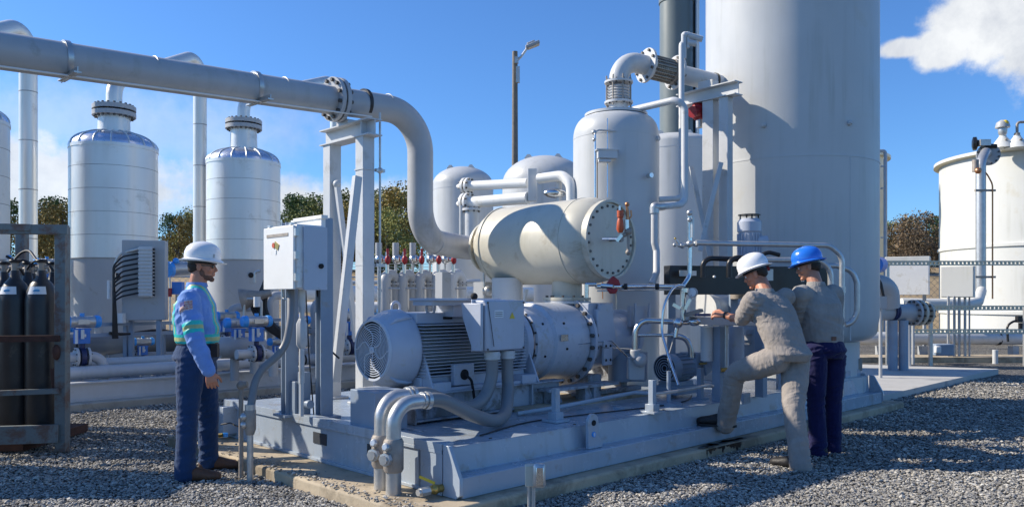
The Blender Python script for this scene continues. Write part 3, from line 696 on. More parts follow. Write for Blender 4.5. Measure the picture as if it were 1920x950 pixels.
M = MB().use('iron_cast'); M.cyl(P(1829,300,22.8),P(1829,322,22.8),.09); M.use('copper').sphere(P(1834,320,22.7),.09); M.build('level_switch', r)
M = MB().use('iron_cast'); [M.beam(P(1828,y,22.8),P(1866,y,23.0),.05,.06).cut() for y in (357,519)]; M.build('pipe_bracket', r)
r = thing('storage_tank', 'cream storage tank mostly hidden behind the giant column', 'tank', G(1560,30))
c = G(1560,30); M = MB().use('tank_beige'); zt = EYE+(HOR-306)/FOC*30; M.lathe([(1.83,0),(1.83,zt)], c, n=60); M.build('shell', r)
M = MB().use('tank_beige'); M.lathe([(1.83,zt),(2.0,zt+.02),(2.0,zt+.12),(0,zt+.5)], c, n=60); M.build('roof', r)
M = MB().use('steel_blue'); p = G(1660,28); zz = EYE+(HOR-283)/FOC*28; M.tube([(p.x,p.y,0),(p.x,p.y,zz),(p.x-.5,p.y,zz),(p.x-.5,p.y,zz-.6)], .06, bend=.1)
for y in (312,353,445): M.beam(P(1652,y,28),P(1661,y,28),.08,.05)
solo(M, 'vent_pipe', 'slender grey vertical pipe beside the cream storage tank', 'pipe')
# long low pipe
r = thing('low_pipe', 'long pale low pipe running in front of the white storage tank', 'pipe', G(1800,19))
M = MB().use('paint'); M.cyl(P(1600,634,18.6), P(1990,634,18.8), .15, n=24); M.build('pipe', r)
M = MB().use('cable_black'); M.ring(P(1870,634,18.75), (1,0,0), .16,.1,.08,24); M.build('band', r)
M = MB().use('tank_grey')
for px in (1650,1730,1900): M.box((P(px,600,18.7).x,18.7,.15),(.14,.2,.3)).cut()
M.build('support', r)
M = MB().use('tank_white'); M.tube([P(1690,568,20),P(1815,570,20),P(1833,566,20.2),P(1840,545,22.3)], .13, bend=.3, n=20); solo(M,'drain_pipe','white pipe curving up into the overflow pipe of the white tank','pipe')
def tray(y0, d, px0, px1, label, posts):
    r = thing('cable_tray', label, 'cable tray', G((px0+px1)/2, d), 'cable trays by the white tank')
    M = MB().use('tank_beige'); a, b = P(px0,y0,d), P(px1,y0,d+.3); k = int((b-a).length/.09)
    M.beam(a+Z*.035, b+Z*.035, .03,.03); M.beam(a-Z*.035, b-Z*.035, .03,.03)
    for i in range(k): M.box(a.lerp(b,i/k), (.05,.02,.06))
    M.build('tray', r)
    M = MB().use('galv')
    for px in posts: q = G(px, d+.1); M.beam(q, (q.x,q.y,EYE+(HOR-y0)/FOC*d), .06,.06).cut()
    M.build('post', r)
tray(493, 17.0, 1655, 1960, 'galvanized perforated cable tray at box top height, upper of three', (1664,1928))
tray(577, 16.6, 1690, 1960, 'galvanized perforated cable tray at mid height behind the conduits', (1745,1922))
tray(621, 16.0, 1702, 1960, 'galvanized perforated cable tray lowest over the low pipe', (1932,))
r = thing('metal_cabinet', 'light grey upright cabinet left of the bundle of conduits', 'cabinet', G(1702,19.2))
c = P(1702,519,19.2); M = MB().use('paint_white'); M.box(c,(.92,.4,.86),rotz(R_(-30))); M.use('tank_white').box(c+Z*.42,(.96,.44,.12),rotz(R_(-30))); M.build('body', r, bevel=.01)
M = MB().use('tank_grey'); [M.box((c.x+s*.4,c.y,(c.z-.43)/2),(.06,.06,c.z-.43)).cut() for s in (-1,1)]; M.build('leg', r)
r = thing('junction_box', 'white square box standing on a bundle of vertical conduits', 'junction box', G(1796,17.9))
c = P(1796,528,17.9); M = MB().use('tank_white'); M.box(c,(.66,.20,.70),rotz(R_(-38))); M.build('box', r, bevel=.01)
M = MB().use('tank_white'); M.box(c+rotz(R_(-38))@Vector((0,-.108,0)),(.62,.015,.66),rotz(R_(-38))); M.build('door', r)
for i in range(13):
    x = c.x-.25+i*.04+(.01 if i%2 else 0); M = MB().use('galv' if i%3 else 'tank_grey'); M.cyl((x,c.y-.05+.05*(i%3),c.z-.32),(x,c.y-.05+.05*(i%3),0),.019,n=8); M.build('conduit', r)
r = thing('spool_pipe', 'grey flanged pipe spool on two thick legs over the concrete slab', 'pipe', G(1690,14.6))
M = MB(); a, b = P(1600,583,14.4), P(1718,586,14.8); M.use('tank_grey').cyl(a,b,.155,n=28); e = (b-a).normalized()
M.build('pipe', r)
M = MB(); M.flange(P(1712,586,14.8), e, .24,.05,12,.022,base='tank_grey').cut(); M.flange(P(1722,586,14.8), e, .24,.05,12,.022,base='paint_beige').cut(); M.flange(P(1735,587,14.85), e, .22,.04,12,.022,base='paint_beige'); M.build('flange', r)
M = MB().use('navy'); [M.ring(P(x,583,14.6), e, .163,.1,.03,28).cut() for x in (1673,1677)]; M.build('band', r)
for px in (1674,1694): M = MB().use('steel_blue'); q = P(px,600,14.6); M.cyl((q.x,q.y,q.z),(q.x,q.y,.1),.085,n=20); M.build('leg', r)
M = MB().use('tank_grey'); M.tube([P(1600,530,14.2), P(1668,532,14.4), P(1670,575,14.5)], .16, bend=.3, n=22); M.build('elbow', r)
M = MB().use('blue'); M.cyl(P(1640,496,14),P(1649,496,14.3),.14,n=24); solo(M,'blue_valve_wheel','blue round actuator end beside the giant column, above the spool','valve')
M = MB().use('cable_black'); [M.sweep(fillet([P(1642,515+i*6,13.6),P(1652,530+i*4,13.6),P(1658,560,13.6),P(1651+i*2,578,13.6)],.1),.02,8) for i in range(3)]; solo(M,'cable_bundle','black looped cables beside the right side of the giant column','cable')
for px, y0, d, w in ((1651,578,13.2,'thin grey post closest to the giant column on the slab'), (1705,600,15.5,'thin grey post right of the spool legs'), (1712,600,15.9,'second thin post right of the spool legs')):
    M = MB().use('tank_grey'); q = P(px,y0,d); M.cyl((q.x,q.y,.1),q,.028,n=10); M.box(q+Z*.1,(.16,.12,.2)) if px < 1660 else None; solo(M,'support_post',w,'post','thin posts on the slab')
M = MB().use('paint'); q = G(1866,17.3); M.cyl((q.x,q.y,0),(q.x,q.y,.3),.055,n=12); solo(M,'short_bollard','short pale stub pipe standing in the gravel near the slab','post')
M = MB().use('cable_black'); M.sweep(fillet([P(1890,640,17),P(1888,610,17),P(1900,602,17),P(1912,600,17)],.2),.025,8); M.box(P(1913,598,17),(.16,.1,.14)); M.box(P(1918,612,17),(.14,.1,.16)); solo(M,'hose_reel','black bent hose with fittings by the low pipe at right edge','hose')
M = MB().use('concrete_tan'); M.box((P(1700,650,17.6).x+3,18.0,.06),(16,.9,.12)); struct(M,'pipe_footing')
M = MB().use('steel_blue'); M.box(P(1765,655,17.2),(.4,.3,.25)); M.use('paint_white').box(P(1758,655,17.0),(.12,.1,.15)); solo(M,'small_pump','small grey pump block under the low pipe beside conduits','pump',bevel=.02)

# cables and horn behind the control cabinet
r = thing('cable_bundle', 'black cables sagging behind the white control cabinet posts', 'cable', P(500,640,12.2))
for i in range(6):
    M = MB().use('cable_black'); M.sweep(smooth([P(520-3*i,505,12.2), P(505-4*i,535+4*i,12.1), P(498-5*i,575,12.1), P(515-4*i,610,12.1), P(545-2*i,628+2*i,12.2)]), .028, 8); M.build('cable', r)
M = MB().use('beard'); M.mt='iron_cast'; M.lathe([(.17,0),(.16,.04),(.07,.28),(.05,.45)], P(452,562,12.0), (1,.2,.25), 24); solo(M, 'signal_horn', 'dark brown horn shaped casting left of the sagging black cables', 'horn')
M = MB().use('galv'); M.tube([P(458,600,11.9),P(458,560,11.9),P(490,560,11.9),P(490,600,11.9)],.02); M.tube([P(478,530,11.9),P(478,508,11.9),P(488,508,11.9)],.018); M.use('paint_white').cyl(P(482,575,11.8),P(482,556,11.8),.05); solo(M, 'tube_stand', 'thin steel tube frame with white cylinder behind the blue valves', 'frame')

for k, (x0, y0, d, x1, lab_) in enumerate([(132,668,11.6,330,'pale mid height pipe stub row between the rack and the worker'), (640,610,12.6,900,'grey pipe low behind the motor fan cowl'), (640,530,13.0,900,'thin pipe passing behind the red valve handles')]):
    r = thing('branch_pipe', lab_, 'pipe', G(x0,d,.26)); M = MB().use(['tank_grey','pipe_grey','paint'][k]); M.cyl(P(x0,y0,d), P(x1,y0-3,d+.6), [.055,.07,.035][k], n=18); M.build('pipe', r)
    for j in range(4):
        q = P(x0+(x1-x0)*(j+.5)/4, y0-1, d+.15*j+.07); M = MB().use('tank_grey'); M.cyl((q.x,q.y,.26), q, .025, n=8); M.flange(q, (1,0,.0), [.09,.11,.06][k], .03, 8, .008, base='tank_grey'); M.build('flanged_support', r)
valve(P(855,584,11.9), V*-1+U*.5, 'blue actuated valve partly behind the terminal box cover', .8, pipe=False)
valve(P(560,600,12.6), U, 'blue actuated valve seen between the control cabinet posts', .85, pipe=False)

more = [(268,640,11.9,'blue actuated valve low in front of the electrical cabinet legs',.7),(205,640,12.3,'small blue actuated valve left of the electrical cabinet leg',.7),(618,575,13.2,'blue actuated valve seen just behind the left frame post',.8),(520,640,12.4,'small blue actuated valve behind the bent grey conduit',.7)]
for px, py, d, w, s_ in more: valve(P(px,py,d), U, w, s_)
for k, (x0, d, h, w) in enumerate([(186,12.4,.95,'upright grey pipe stub left of the electrical cabinet'),(345,12.2,.9,'upright grey pipe stub behind the back of the blue worker'),(432,12.8,1.0,'upright grey pipe stub right of the chest of the blue worker'),(505,13.4,1.2,'tall upright pipe stub behind the sagging black cables'),(590,13.0,1.1,'upright grey pipe stub between cabinet post and frame post')]):
    q = G(x0,d,.26); r = thing('upright_stub', w, 'pipe', q, 'upright stubs on the rear skid'); M = MB().use('tank_grey'); M.tube([q, q+Z*h, q+Z*h+U*.5, q+Z*.1+U*.5], .07, bend=.14, n=18); M.build('pipe', r)
    M = MB(); M.flange(q+Z*h*.55, Z, .12, .035, 8, .011, base='tank_grey').cut(); M.flange(q+Z*(h*.55+.04), Z, .12, .035, 8, .011, base='tank_grey'); M.build('flange', r)
# ------------------------------------------------------------------ compressor skid
DK = .41; LZ = .24; L_ = 6.95
skid = thing('compressor_skid', 'blue grey painted steel skid base carrying the motor and compressor', 'skid', S(0,0,.10))
M = MB().use('skid_paint'); M.sbox(.06,L_-.05,.17,3.45,DK-.02,DK); M.build('deck_plate', skid)
# right long side: bottom flange ledge, recessed web, deck edge
M = MB().use('skid_paint'); R0 = [(.0,.102),(.0,LZ),(.15,LZ-.004),(.17,DK-.003),(.20,DK-.003),(.20,.102)]
M.prism([(v,z) for v,z in R0], S(.03,0,0), V, Z, L_-.08) if False else None
o = len(M.v); k = len(R0); M._add([S(.035,v,z) for v,z in R0]+[S(L_-.035,v,z) for v,z in R0], [tuple(range(k))[::-1], tuple(range(k,2*k))]+[(i,(i+1)%k,k+(i+1)%k,k+i) for i in range(k)])
M.build('side_channel', skid, bevel=.006)
def endplate(u0, u1):
    M = MB().use('skid_paint'); pts = [(.16,.445),(.10,.435),(-.012,.235),(-.012,.13),(.03,.102),(.16,.102)]; k = len(pts)
    M._add([S(u0,v,z) for v,z in pts]+[S(u1,v,z) for v,z in pts], [tuple(range(k))[::-1], tuple(range(k,2*k))]+[(i,(i+1)%k,k+(i+1)%k,k+i) for i in range(k)])
    M.build('end_plate', skid, bevel=.004)
endplate(.0,.03); endplate(L_-.03, L_)
M = MB().use('skid_paint')      # short side facing left: channel with flanges and web
M.sbox(-.004,.10,.17,3.45,.40,.445); M.sbox(-.004,.0,.17,3.45,.375,.40) ; M.sbox(.012,.022,.17,3.45,.12,.41); M.sbox(-.004,.08,.17,3.45,.102,.125)
M.build('end_channel', skid, bevel=.004)
M = MB().use('skid_paint'); M.sbox(.0,.012,.17,.42,.126,.374); M.sbox(.0,.012,.40,.43,.126,.374); M.build('joint_plate', skid)
for v0, v1 in ((.78,1.05),(1.62,1.82)):
    M = MB().use('slot'); M.sbox(.006,.0125,v0,v1,.24,.33); M.build('lifting_slot', skid)
M = MB().use('skid_paint'); M.sbox(.07,1.0,3.38,3.45,.1,.40); M.sbox(-.12,.06,3.2,3.3,.15,.40); M.sbox(-.30,-.02,3.31,3.34,.12,.38); M.build('rear_brace', skid, bevel=.004)
M = MB().use('skid_paint'); M.sbox(L_-.05,L_-.03,.2,3.45,.1,DK); M.sbox(L_-.5,L_-.06,.25,.6,DK,DK+.10); M.sbox(L_-.05,L_-.02,.2,.9,DK,DK+.05); M.build('end_step', skid, bevel=.004)
# lifting lug on the ledge
def lug(u, mat_='skid_paint'):
    M = MB().use('skid_paint'); h = [( .0,0),(.17,0),(.17,.05),(.125,.10),(.12,.21)] + [(.06+.06*math.cos(t), .21+.06*math.sin(t)) for t in [R_(x) for x in range(20,180,20)]] + [(0,.21)]
    M.prism(h, S(u,.10,LZ), U, Z, .03); Lg = M.build('lifting_lug', skid, bevel=.004); c = S(u+.06,.066,LZ+.20)
    M = MB().use('dark'); M.cyl(c+V*.03, c-V*.004, .022, n=18); M.build('eye', Lg)
    M = MB().use('blue_bright'); M.cyl(c-Z*.09+V*.02, c-Z*.09-V*.004+V*.0, .021, n=18); M.use('label_white').box(c-Z*.09-V*.006,(.012,.004,.026),RS); M.build('blue_sticker', Lg)
lug(1.37)
# small posts bolted to the deck
for px, y0, y1, d, w in ((1042,727,787,6.45,''),(1223,712,772,6.95,'')):
    q = P(px,y0,d); M = MB().use('skid_paint'); M.box((q.x,q.y,(q.z+DK)/2),(.05,.05,q.z-DK),RS); M.box((q.x,q.y,DK+.012),(.16,.16,.02),RS); M.box((q.x,q.y,DK+.05),(.09,.09,.06),RS); M.build('stub_post', skid, bevel=.003)
M = MB().use('skid_paint'); M.sbox(2.3,2.42,.45,.57,DK,DK+.02).cut(); q=P(1392,748,7.6); M.box((q.x,q.y,DK+.05),(.12,.1,.1),RS); M.build('deck_bracket', skid)
M = MB().use('concrete_tan'); M.sbox(1.55,3.4,.95,2.2,DK+.0,DK+.035); M.build('grout_bed', skid)
M = MB().use('bolt')
for u in (.5,1.4,2.6,3.9,5.2,6.3): M.cyl(S(u,.24,DK),S(u,.24,DK+.006),.012,n=8)
M.build('deck_bolts', skid)

# blue grey box at the corner and long rail beam under the motor
M = MB().use('steel_blue'); M.sbox(.04,.34,1.00,1.33,DK,DK+.30); solo(M,'steel_box','plain blue grey steel box on the skid under the motor fan','box',bevel=.006)
mot = thing('electric_motor', 'large grey electric motor with round fan grille on the skid', 'motor', S(1.1,1.5,DK))
AX = .985; C = lambda u: S(u,1.5,AX)
# base frame
M = MB().use('base_paint'); 
for v in (1.14,1.78): M.ibeam(S(.48,v+.0,DK+.13), S(2.2,v,DK+.13), .14, .22, .014, roll=V)
M.sbox(.46,.475,1.06,1.86,DK+.005,DK+.24); M.sbox(.3,.34,.8,1.25,DK+.0,DK+.01)
for u in (.6,1.2,1.8): M.sbox(u,u+.02,1.1,1.2,DK+.03,DK+.23)
M.build('base_rail', mot, bevel=.003)
# fan cowl
M = MB().use('motor_paint')
M.lathe([(.232,0),(.246,.008),(.262,.03),(.300,.09),(.322,.15),(.330,.20),(.330,.24),(.322,.245)], C(.36), U, 64, closed=True)
Cw = M.build('fan_cowl', mot, angle=50)
M = MB().use('motor_paint')
for a in (.9, 2.25, -2.25, -.9):
    x = V*math.cos(a)+Z*math.sin(a); M.sweep([C(.41)+x*.27, C(.46)+x*.315, C(.54)+x*.335, C(.60)+x*.335],[.010,.016,.016,.006],8).cut()
M.build('cowl_ribs', Cw)
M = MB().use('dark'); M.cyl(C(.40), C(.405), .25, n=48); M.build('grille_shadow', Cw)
M = MB().use('grille_wire'); M.ring(C(.362), U, .25, .232, .02, 64)
k = 0; r0 = .045
while r0 < .225: M.ring(C(.362), U, r0+.0036, r0-.0036, .006, 64); r0 += .0185
M.lathe([(.03,-.006),(.03,.010),(.022,.014)], C(.362), -U, 24); M.lathe([(.012,.0),(.012,.02)], C(.362), -U, 12)
for i in range(6):
    a0 = math.pi*2*i/6+.3; pts = []
    for j in range(12):
        f = j/11; rr = .03+.205*f; a = a0+.45*math.sin(f*math.pi*1.6)*(.7); pts.append(C(.359)+V*(rr*math.cos(a))+Z*(rr*math.sin(a)))
    M.sweep(pts, .0045, 6)
M.build('fan_grille', Cw)
# finned body
M = MB().use('motor_paint'); M.lathe([(.265,.0),(.265,1.2)], C(.62), U, 48); M.sbox(.62,1.80,1.26,1.74,AX+.21,AX+.30); M.sbox(.62,1.80,1.20,1.80,AX-.33,AX-.22); 
B = M.build('motor_body', mot, bevel=.01)
M = MB().use('motor_paint')
for sg in (-1,1):
    for i in range(16):
        z = -.21+i*.0275; w = math.sqrt(max(.01,.262**2-z**2)); M.box(C(1.20)+V*sg*((w+.335)/2)+Z*z, (1.16,.34-w+.02,.006), RS)
M.build('cooling_fins', B)
M = MB().use('motor_paint'); M.lathe([(.275,0),(.322,.005),(.322,.02),(.28,.03)], C(.60), U, 48); M.lathe([(.30,0),(.33,.03),(.33,.10),(.28,.12)], C(1.80), U, 48); M.build('end_bell', B)
M = MB().use('motor_paint')
for u in (.66,1.66): M.sbox(u,u+.18,1.08,1.30,DK+.24,AX-.26); M.sbox(u,u+.18,1.70,1.92,DK+.24,AX-.26)
M.sbox(.64,1.86,1.10,1.24,DK+.24,DK+.265); M.sbox(.64,1.86,1.76,1.90,DK+.24,DK+.265)
for u in (.64,1.84): M.prism([(0,0),(.20,0),(.20,.30),(.14,.30)], S(u,1.06,DK+.245), V, Z, .02)
M.build('feet', mot, bevel=.003)
M = MB().use('motor_paint'); c = S(1.02,1.15,DK+.36); M.box(c,(.22,.05,.17),RS); G1 = M.build('gland_box', mot, bevel=.004); M = MB().use('dark'); M.cyl(c-V*.02,c-V*.03,.045,n=16); M.sweep(fillet([c-V*.03, c-V*.08-Z*.04+U*.03, c-V*.07-Z*.2+U*.07],.06),.012,8); M.build('cable_gland', G1)
M = MB().use('motor_paint')
for u in (.80,.75): 
    p = S(u,1.30 if u>.78 else 1.72,AX+.32); M.sweep([p+U*(.045*math.cos(t))+Z*(.05*math.sin(t)+.02) for t in [2*math.pi*i/16 for i in range(17)]], .012, 8)
M.build('lifting_eye', mot)
M = MB().use('dark'); M.box(S(.95,1.258,AX+.255),(.10,.004,.022),RS); M.build('name_plate', mot)
# terminal box with lid arm
M = MB().use('motor_paint')
tb = [(0,0),(.56,0),(.56,.42),(0,.42)]
M.sbox(.915,1.345,.74,.88,.985,1.39)
tbx = M.build('terminal_box', mot, bevel=.012)
M = MB().use('motor_paint'); M.prism([(-.14,.0),(-.04,.0),(.08,.26),(.10,.38),(-.14,.38)], S(.905,.90,.985), V, Z, -.03); M.sbox(.89,1.36,.88,.895,.975,1.395)
M.sbox(.66,1.34,1.10,1.36,1.345,1.395); M.sbox(.64,1.34,1.02,1.38,1.385,1.405); M.sbox(.92,1.25,1.15,1.36,1.25,1.35)
M.build('terminal_box_lid', tbx, bevel=.005)
M = MB().use('cable_black'); M.sweep([S(.93,.735,1.37),S(.96,.732,1.2),S(.99,.73,1.02)],.003,6); M.use('dark').sphere(S(1.0,.98,1.42),.03); M.build('seal_wire', tbx)
for u, v in ((1.05,.815),(1.22,.815)):
    M = MB().use('paint'); M.cyl(S(u,v,.975),S(u,v,.91),.062,n=20); M.ring(S(u,v,.95),Z,.068,.05,.02,20); M.ring(S(u,v,.92),Z,.066,.05,.012,20); M.build('conduit_hub', tbx)
# coupling housing between motor and compressor
M = MB().use('guard_paint'); M.lathe([(.32,0),(.345,.01),(.345,.22),(.375,.24),(.385,.70)], C(1.93), U, 56, closed=True); M.build('coupling_guard', mot)
M = MB().use('dark')
for u, a in ((2.05,-.35),(2.05,.55),(2.3,-.15),(2.3,.5),(2.05,-2.6)):
    rr = .347 if u<2.15 else .382; x = -V*math.cos(a)+Z*math.sin(a); M.cyl(C(u)+x*(rr-.01),C(u)+x*(rr+.006),.012,n=8)
M.build('plug_holes', mot)

cmp_ = thing('screw_compressor', 'grey screw compressor with a big bolted flange behind the motor', 'compressor', S(2.9,1.5,DK))
M = MB(); M.flange(C(2.66), U, .445, .035, 22, .021, base='motor_paint',rbolt=.415); M.use('motor_paint'); 
M.build('bolted_flange', cmp_)
M = MB().use('motor_paint'); M.lathe([(.385,0),(.395,.03),(.37,.12),(.33,.30),(.30,.45),(.27,.60),(.26,.85),(.30,.87),(.30,.92),(.24,.95),(.22,1.05)], C(2.68), U, 48)
M.build('housing', cmp_, angle=50)
M = MB().use('motor_paint'); M.sbox(2.66,3.05,1.16,1.86,AX+.18,1.36); M.sbox(2.72,2.98,1.10,1.20,AX+.0,1.30); M.prism([(0,0),(.34,0),(.24,.42),(.06,.42)], S(2.70,1.14,AX-.05), U, Z, -.5 if False else .04)
M.build('suction_housing', cmp_, bevel=.015)
M = MB().use('motor_paint'); M.box(S(2.86,1.095,AX-.12),(.13,.03,.24),RS); N = M.build('bracket_plate', cmp_, bevel=.003)
M = MB().use('dark'); [M.cyl(S(2.86+a,1.085,AX-.12+b),S(2.86+a,1.076,AX-.12+b),.014,n=8) for a in (-.035,.035) for b in (-.07,.07)]; M.build('plate_bolts', N)
M = MB().use('base_paint'); M.sbox(2.70,2.90,1.2,1.8,DK,AX-.34); M.sbox(3.35,3.45,1.3,1.7,DK,AX-.25); M.sbox(2.5,3.5,1.15,1.25,DK+.04,DK+.08); M.build('pedestal', cmp_, bevel=.004)
M = MB().use('base_paint')
for u in (1.98,2.42,2.55): M.sbox(u,u+.06,1.0,1.12,DK+.035,DK+.16); M.prism([(0,0),(.14,0),(.07,.12)], S(u,1.04,DK+.04), U, Z, .02)
M.sbox(1.9,2.9,.98,1.16,DK+.15,DK+.175); M.build('soleplate', cmp_)
M = MB().use('steel_blue'); M.cyl(S(3.55,1.28,DK+.12),S(3.55,1.28,DK+.42),.14,n=24); M.cyl(S(3.38,1.35,DK+.12),S(3.38,1.35,DK+.42),.12,n=24); M.build('oil_filter', cmp_)
M = MB().use('stainless'); M.tube([S(2.75,1.07,AX-.06),S(3.5,1.16,AX-.12)],.006,n=6); M.tube([S(2.9,1.07,AX+.0),S(3.3,1.1,AX-.25),S(3.5,1.14,AX-.25)],.007,n=6); M.tube([S(2.45,1.12,AX-.02),S(2.9,1.08,AX+.0)],.005,n=6); M.build('oil_tubing', cmp_)
M = MB().use('motor_paint'); M.sbox(3.40,3.72,1.22,1.26,AX+.12,AX+.34) ; M.prism([(0,0),(.28,.05),(.28,.35),(.25,.35),(.23,.12),(.05,.12),(.03,.35),(0,.35)], S(3.42,1.19,AX+.02), U, Z, .02); M.build('end_bracket', cmp_)

# ------------------------------------------------------------------ horizontal separator vessel
hv = thing('horizontal_vessel', 'cream grey horizontal vessel with bolted round cover above the compressor', 'pressure vessel', S(2.75,1.5,1.36))
H = lambda v: S(2.75, v, 1.975)
RH = .425
M = MB().use('paint_beige')
prof = [(RH,0),(RH,.92),(RH-.01,1.00),(RH-.05,1.09),(RH-.10,1.14),(RH-.12,1.17)]
M.lathe([(.345,-.46),(.40,-.40),(.425,-.28),(.427,-.22),(.427,-.20)]+[(r,h) for r,h in prof], H(1.45), V, 64, closed=True)
sh = M.build('shell', hv, angle=40)
M = MB().use('paint_beige'); M.ring(H(1.27),V,.431,.40,.012,64).cut(); M.ring(H(2.42),V,.431,.40,.014,64); M.build('weld_seam', sh)
M = MB(); M.flange(H(1.00), V, .375,.05,24,.0135,base='paint_beige',bolt='bolt',rbolt=.325); M.use('paint_beige').cyl(H(1.03),H(.968),.355,n=56); M.ring(H(.97),V,.385,.36,.05,56)
cv = M.build('end_cover', hv)
M = MB().use('iron_cast'); M.cyl(H(.97),H(.83),.02); M.cyl(H(.85),H(.82),.03); M.build('cover_tap', cv)
M = MB(); M.flange(H(2.635),V,.29,.03,14,.014,base='paint_beige').cut(); M.use('brass'); M.ring(H(2.67),V,.255,.15,.05,40); M.flange(H(2.71),V,.29,.03,14,.014,base='paint_beige').cut(); M.use('paint').lathe([(.20,0),(.14,.12)],H(2.725),V,36,closed=True); M.build('inlet_flange', hv)
M = MB().use('paint_beige'); q = S(2.75,1.53,0); M.cyl(q+Z*1.38,q+Z*1.62,.155,n=36); M.flange(q+Z*1.40,Z,.245,.03,12,.014,base='paint_beige'); M.flange(q+Z*1.365,Z,.245,.03,12,.012,base='paint'); M.build('bottom_nozzle', hv)
M = MB().use('paint'); q = S(2.55,2.2,0); M.cyl(q+Z*.45,q+Z*1.62,.165,n=30); M.sbox(2.35,2.75,2.0,2.4,DK,DK+.03); M.use('paint_white').prism([(0,0),(.02,0),(.10,.25),(.06,.25)], q-V*.2+Z*1.25, U, Z,.02); M.build('support_leg', hv)
M = MB().use('tank_grey'); q = S(2.75,2.8,0); M.box(q+Z*1.0,(.16,.16,1.18),RS); M.cut(); q2=S(2.2,2.85,0); M.box(q2+Z*1.05,(.12,.12,1.28),RS); M.build('rear_leg', hv)
# relief valves on the cover
rv = thing('relief_valve', 'orange capped relief valve with copper elbow beside the vessel cover', 'valve', P(1165,540,7.25))
M = MB().use('orange_valve'); M.lathe([(.02,0),(.035,.03),(.03,.10),(.022,.13),(.03,.14),(.03,.2)], P(1163,436,7.25), Z, 16); M.build('cap', rv)
M = MB().use('copper'); M.tube([P(1177,425,7.25),P(1177,398,7.25),P(1175,383,7.25)],.013,n=10); M.sphere(P(1176,383,7.25),.022); M.tube([P(1177,410,7.25),P(1184,407,7.25),P(1183,394,7.25)],.008,bend=.03,n=8); M.build('copper_elbow', rv)
M = MB().use('stainless'); M.cyl(P(1162,400,7.25),P(1162,386,7.25),.01); M.cyl(P(1175,430,7.25),P(1175,412,7.25),.02); M.beam(P(1156,452,7.25),P(1166,440,7.25),.02,.03).cut(); M.cyl(P(1130,448,7.4),P(1158,448,7.3),.012); M.build('fitting', rv)
M = MB().use('iron_cast'); M.sphere(P(1178,434,7.25),.035); M.cyl(P(1178,434,7.25),P(1178,470,7.25),.014); M.sphere(P(1178,473,7.25),.026); M.sphere(P(1171,440,7.25),.022); M.build('tee', rv)
rv = thing('red_valve', 'dark red valve body below the round cover on the horizontal tube', 'valve', P(1150,552,7.2))
M = MB().use('red'); M.prism([(-.07,.0),(.07,.0),(.05,.05),(.0,.09),(-.03,.06)], P(1150,535,7.2), (1,0,0), Z, -.06); M.prism([(-.06,0),(.05,0),(.025,-.045),(-.025,-.045)], P(1148,541,7.2),(1,0,0),Z,.06); M.build('body', rv, bevel=.01)
M = MB().use('stainless'); M.cyl(P(1097,533,7.3),P(1118,533,7.3),.018); M.cyl(P(1128,535,7.2),P(1150,537,7.15),.02).cut(); M.cyl(P(1100,533,7.25),P(1100,558,7.25),.02); M.build('fitting', rv)

# ------------------------------------------------------------------ overhead pipe with bent downcomer
PR = .135
oh = thing('overhead_pipe', 'thick grey overhead pipe bending down to the horizontal vessel', 'pipe', S(.937,2.76,3.1))
za = lambda u: 3.187+.045*(u+2)
M = MB().use('pipe_grey')
M.sweep(fillet([S(-4.2,2.76,za(-4.2)), S(1.816,2.755,3.345), S(1.816,2.755,2.02), S(2.75,3.03,1.98), S(2.75,2.72,1.975)], [.40,.36,.2], 14), PR, 40)
M.build('pipe', oh, angle=60)
M = MB().use('pipe_grey'); M.ring(S(1.816,2.755,2.93),Z,PR*1.008,PR*.9,.006,40).cut(); M.ring(S(1.816,2.755,2.42),Z,PR*1.008,PR*.9,.006,40); M.build('weld_ring', oh)
M = MB(); w0 = S(.80,2.76,za(.80)); dU = (S(1,0,za(1))-S(0,0,za(0))).normalized()
M.flange(w0-dU*.03, dU, .21,.04,12,.019,base='pipe_grey').cut(); M.flange(w0+dU*.03, dU, .21,.04,12,.019,base='pipe_grey'); M.build('flange', oh)
M = MB().use('cable_black'); M.ring(S(1.12,2.76,za(1.12)),dU,PR+.012,PR-.01,.035,40); M.build('strap', oh)
for u in (-1.55,-.03):
    M = MB().use('galv'); M.ring(S(u,2.76,za(u)),dU,PR+.01,PR-.01,.04,40); c = S(u,2.76,za(u)-PR-.012); M.beam(c+V*.12+Z*.01, c-V*.30-Z*.005, .05,.012); M.beam(c+V*.12+Z*.02, c-V*.30+Z*.01, .008,.05)
    M.build('clamp_bracket', oh)
M = MB().use('paint_white'); M.sweep([S(-4.2,2.62,za(-4.2)-.15), S(-1.5,2.62,za(-1.5)-.15), S(0,2.62,za(0)-.15), S(1.12,2.62,za(1.12)-.15)], .008, 8); M.build('tracer_tube', oh)
M = MB().use('galv'); q = S(1.06,2.40,0); M.tube([q+Z*3.17,q+Z*1.0],.011,n=8); M.sphere(q+Z*2.62,.03); M.box(q+Z*2.62,(.1,.03,.03),RS); M.box(q+Z*1.72,(.1,.03,.03),RS); M.build('down_tube', oh)

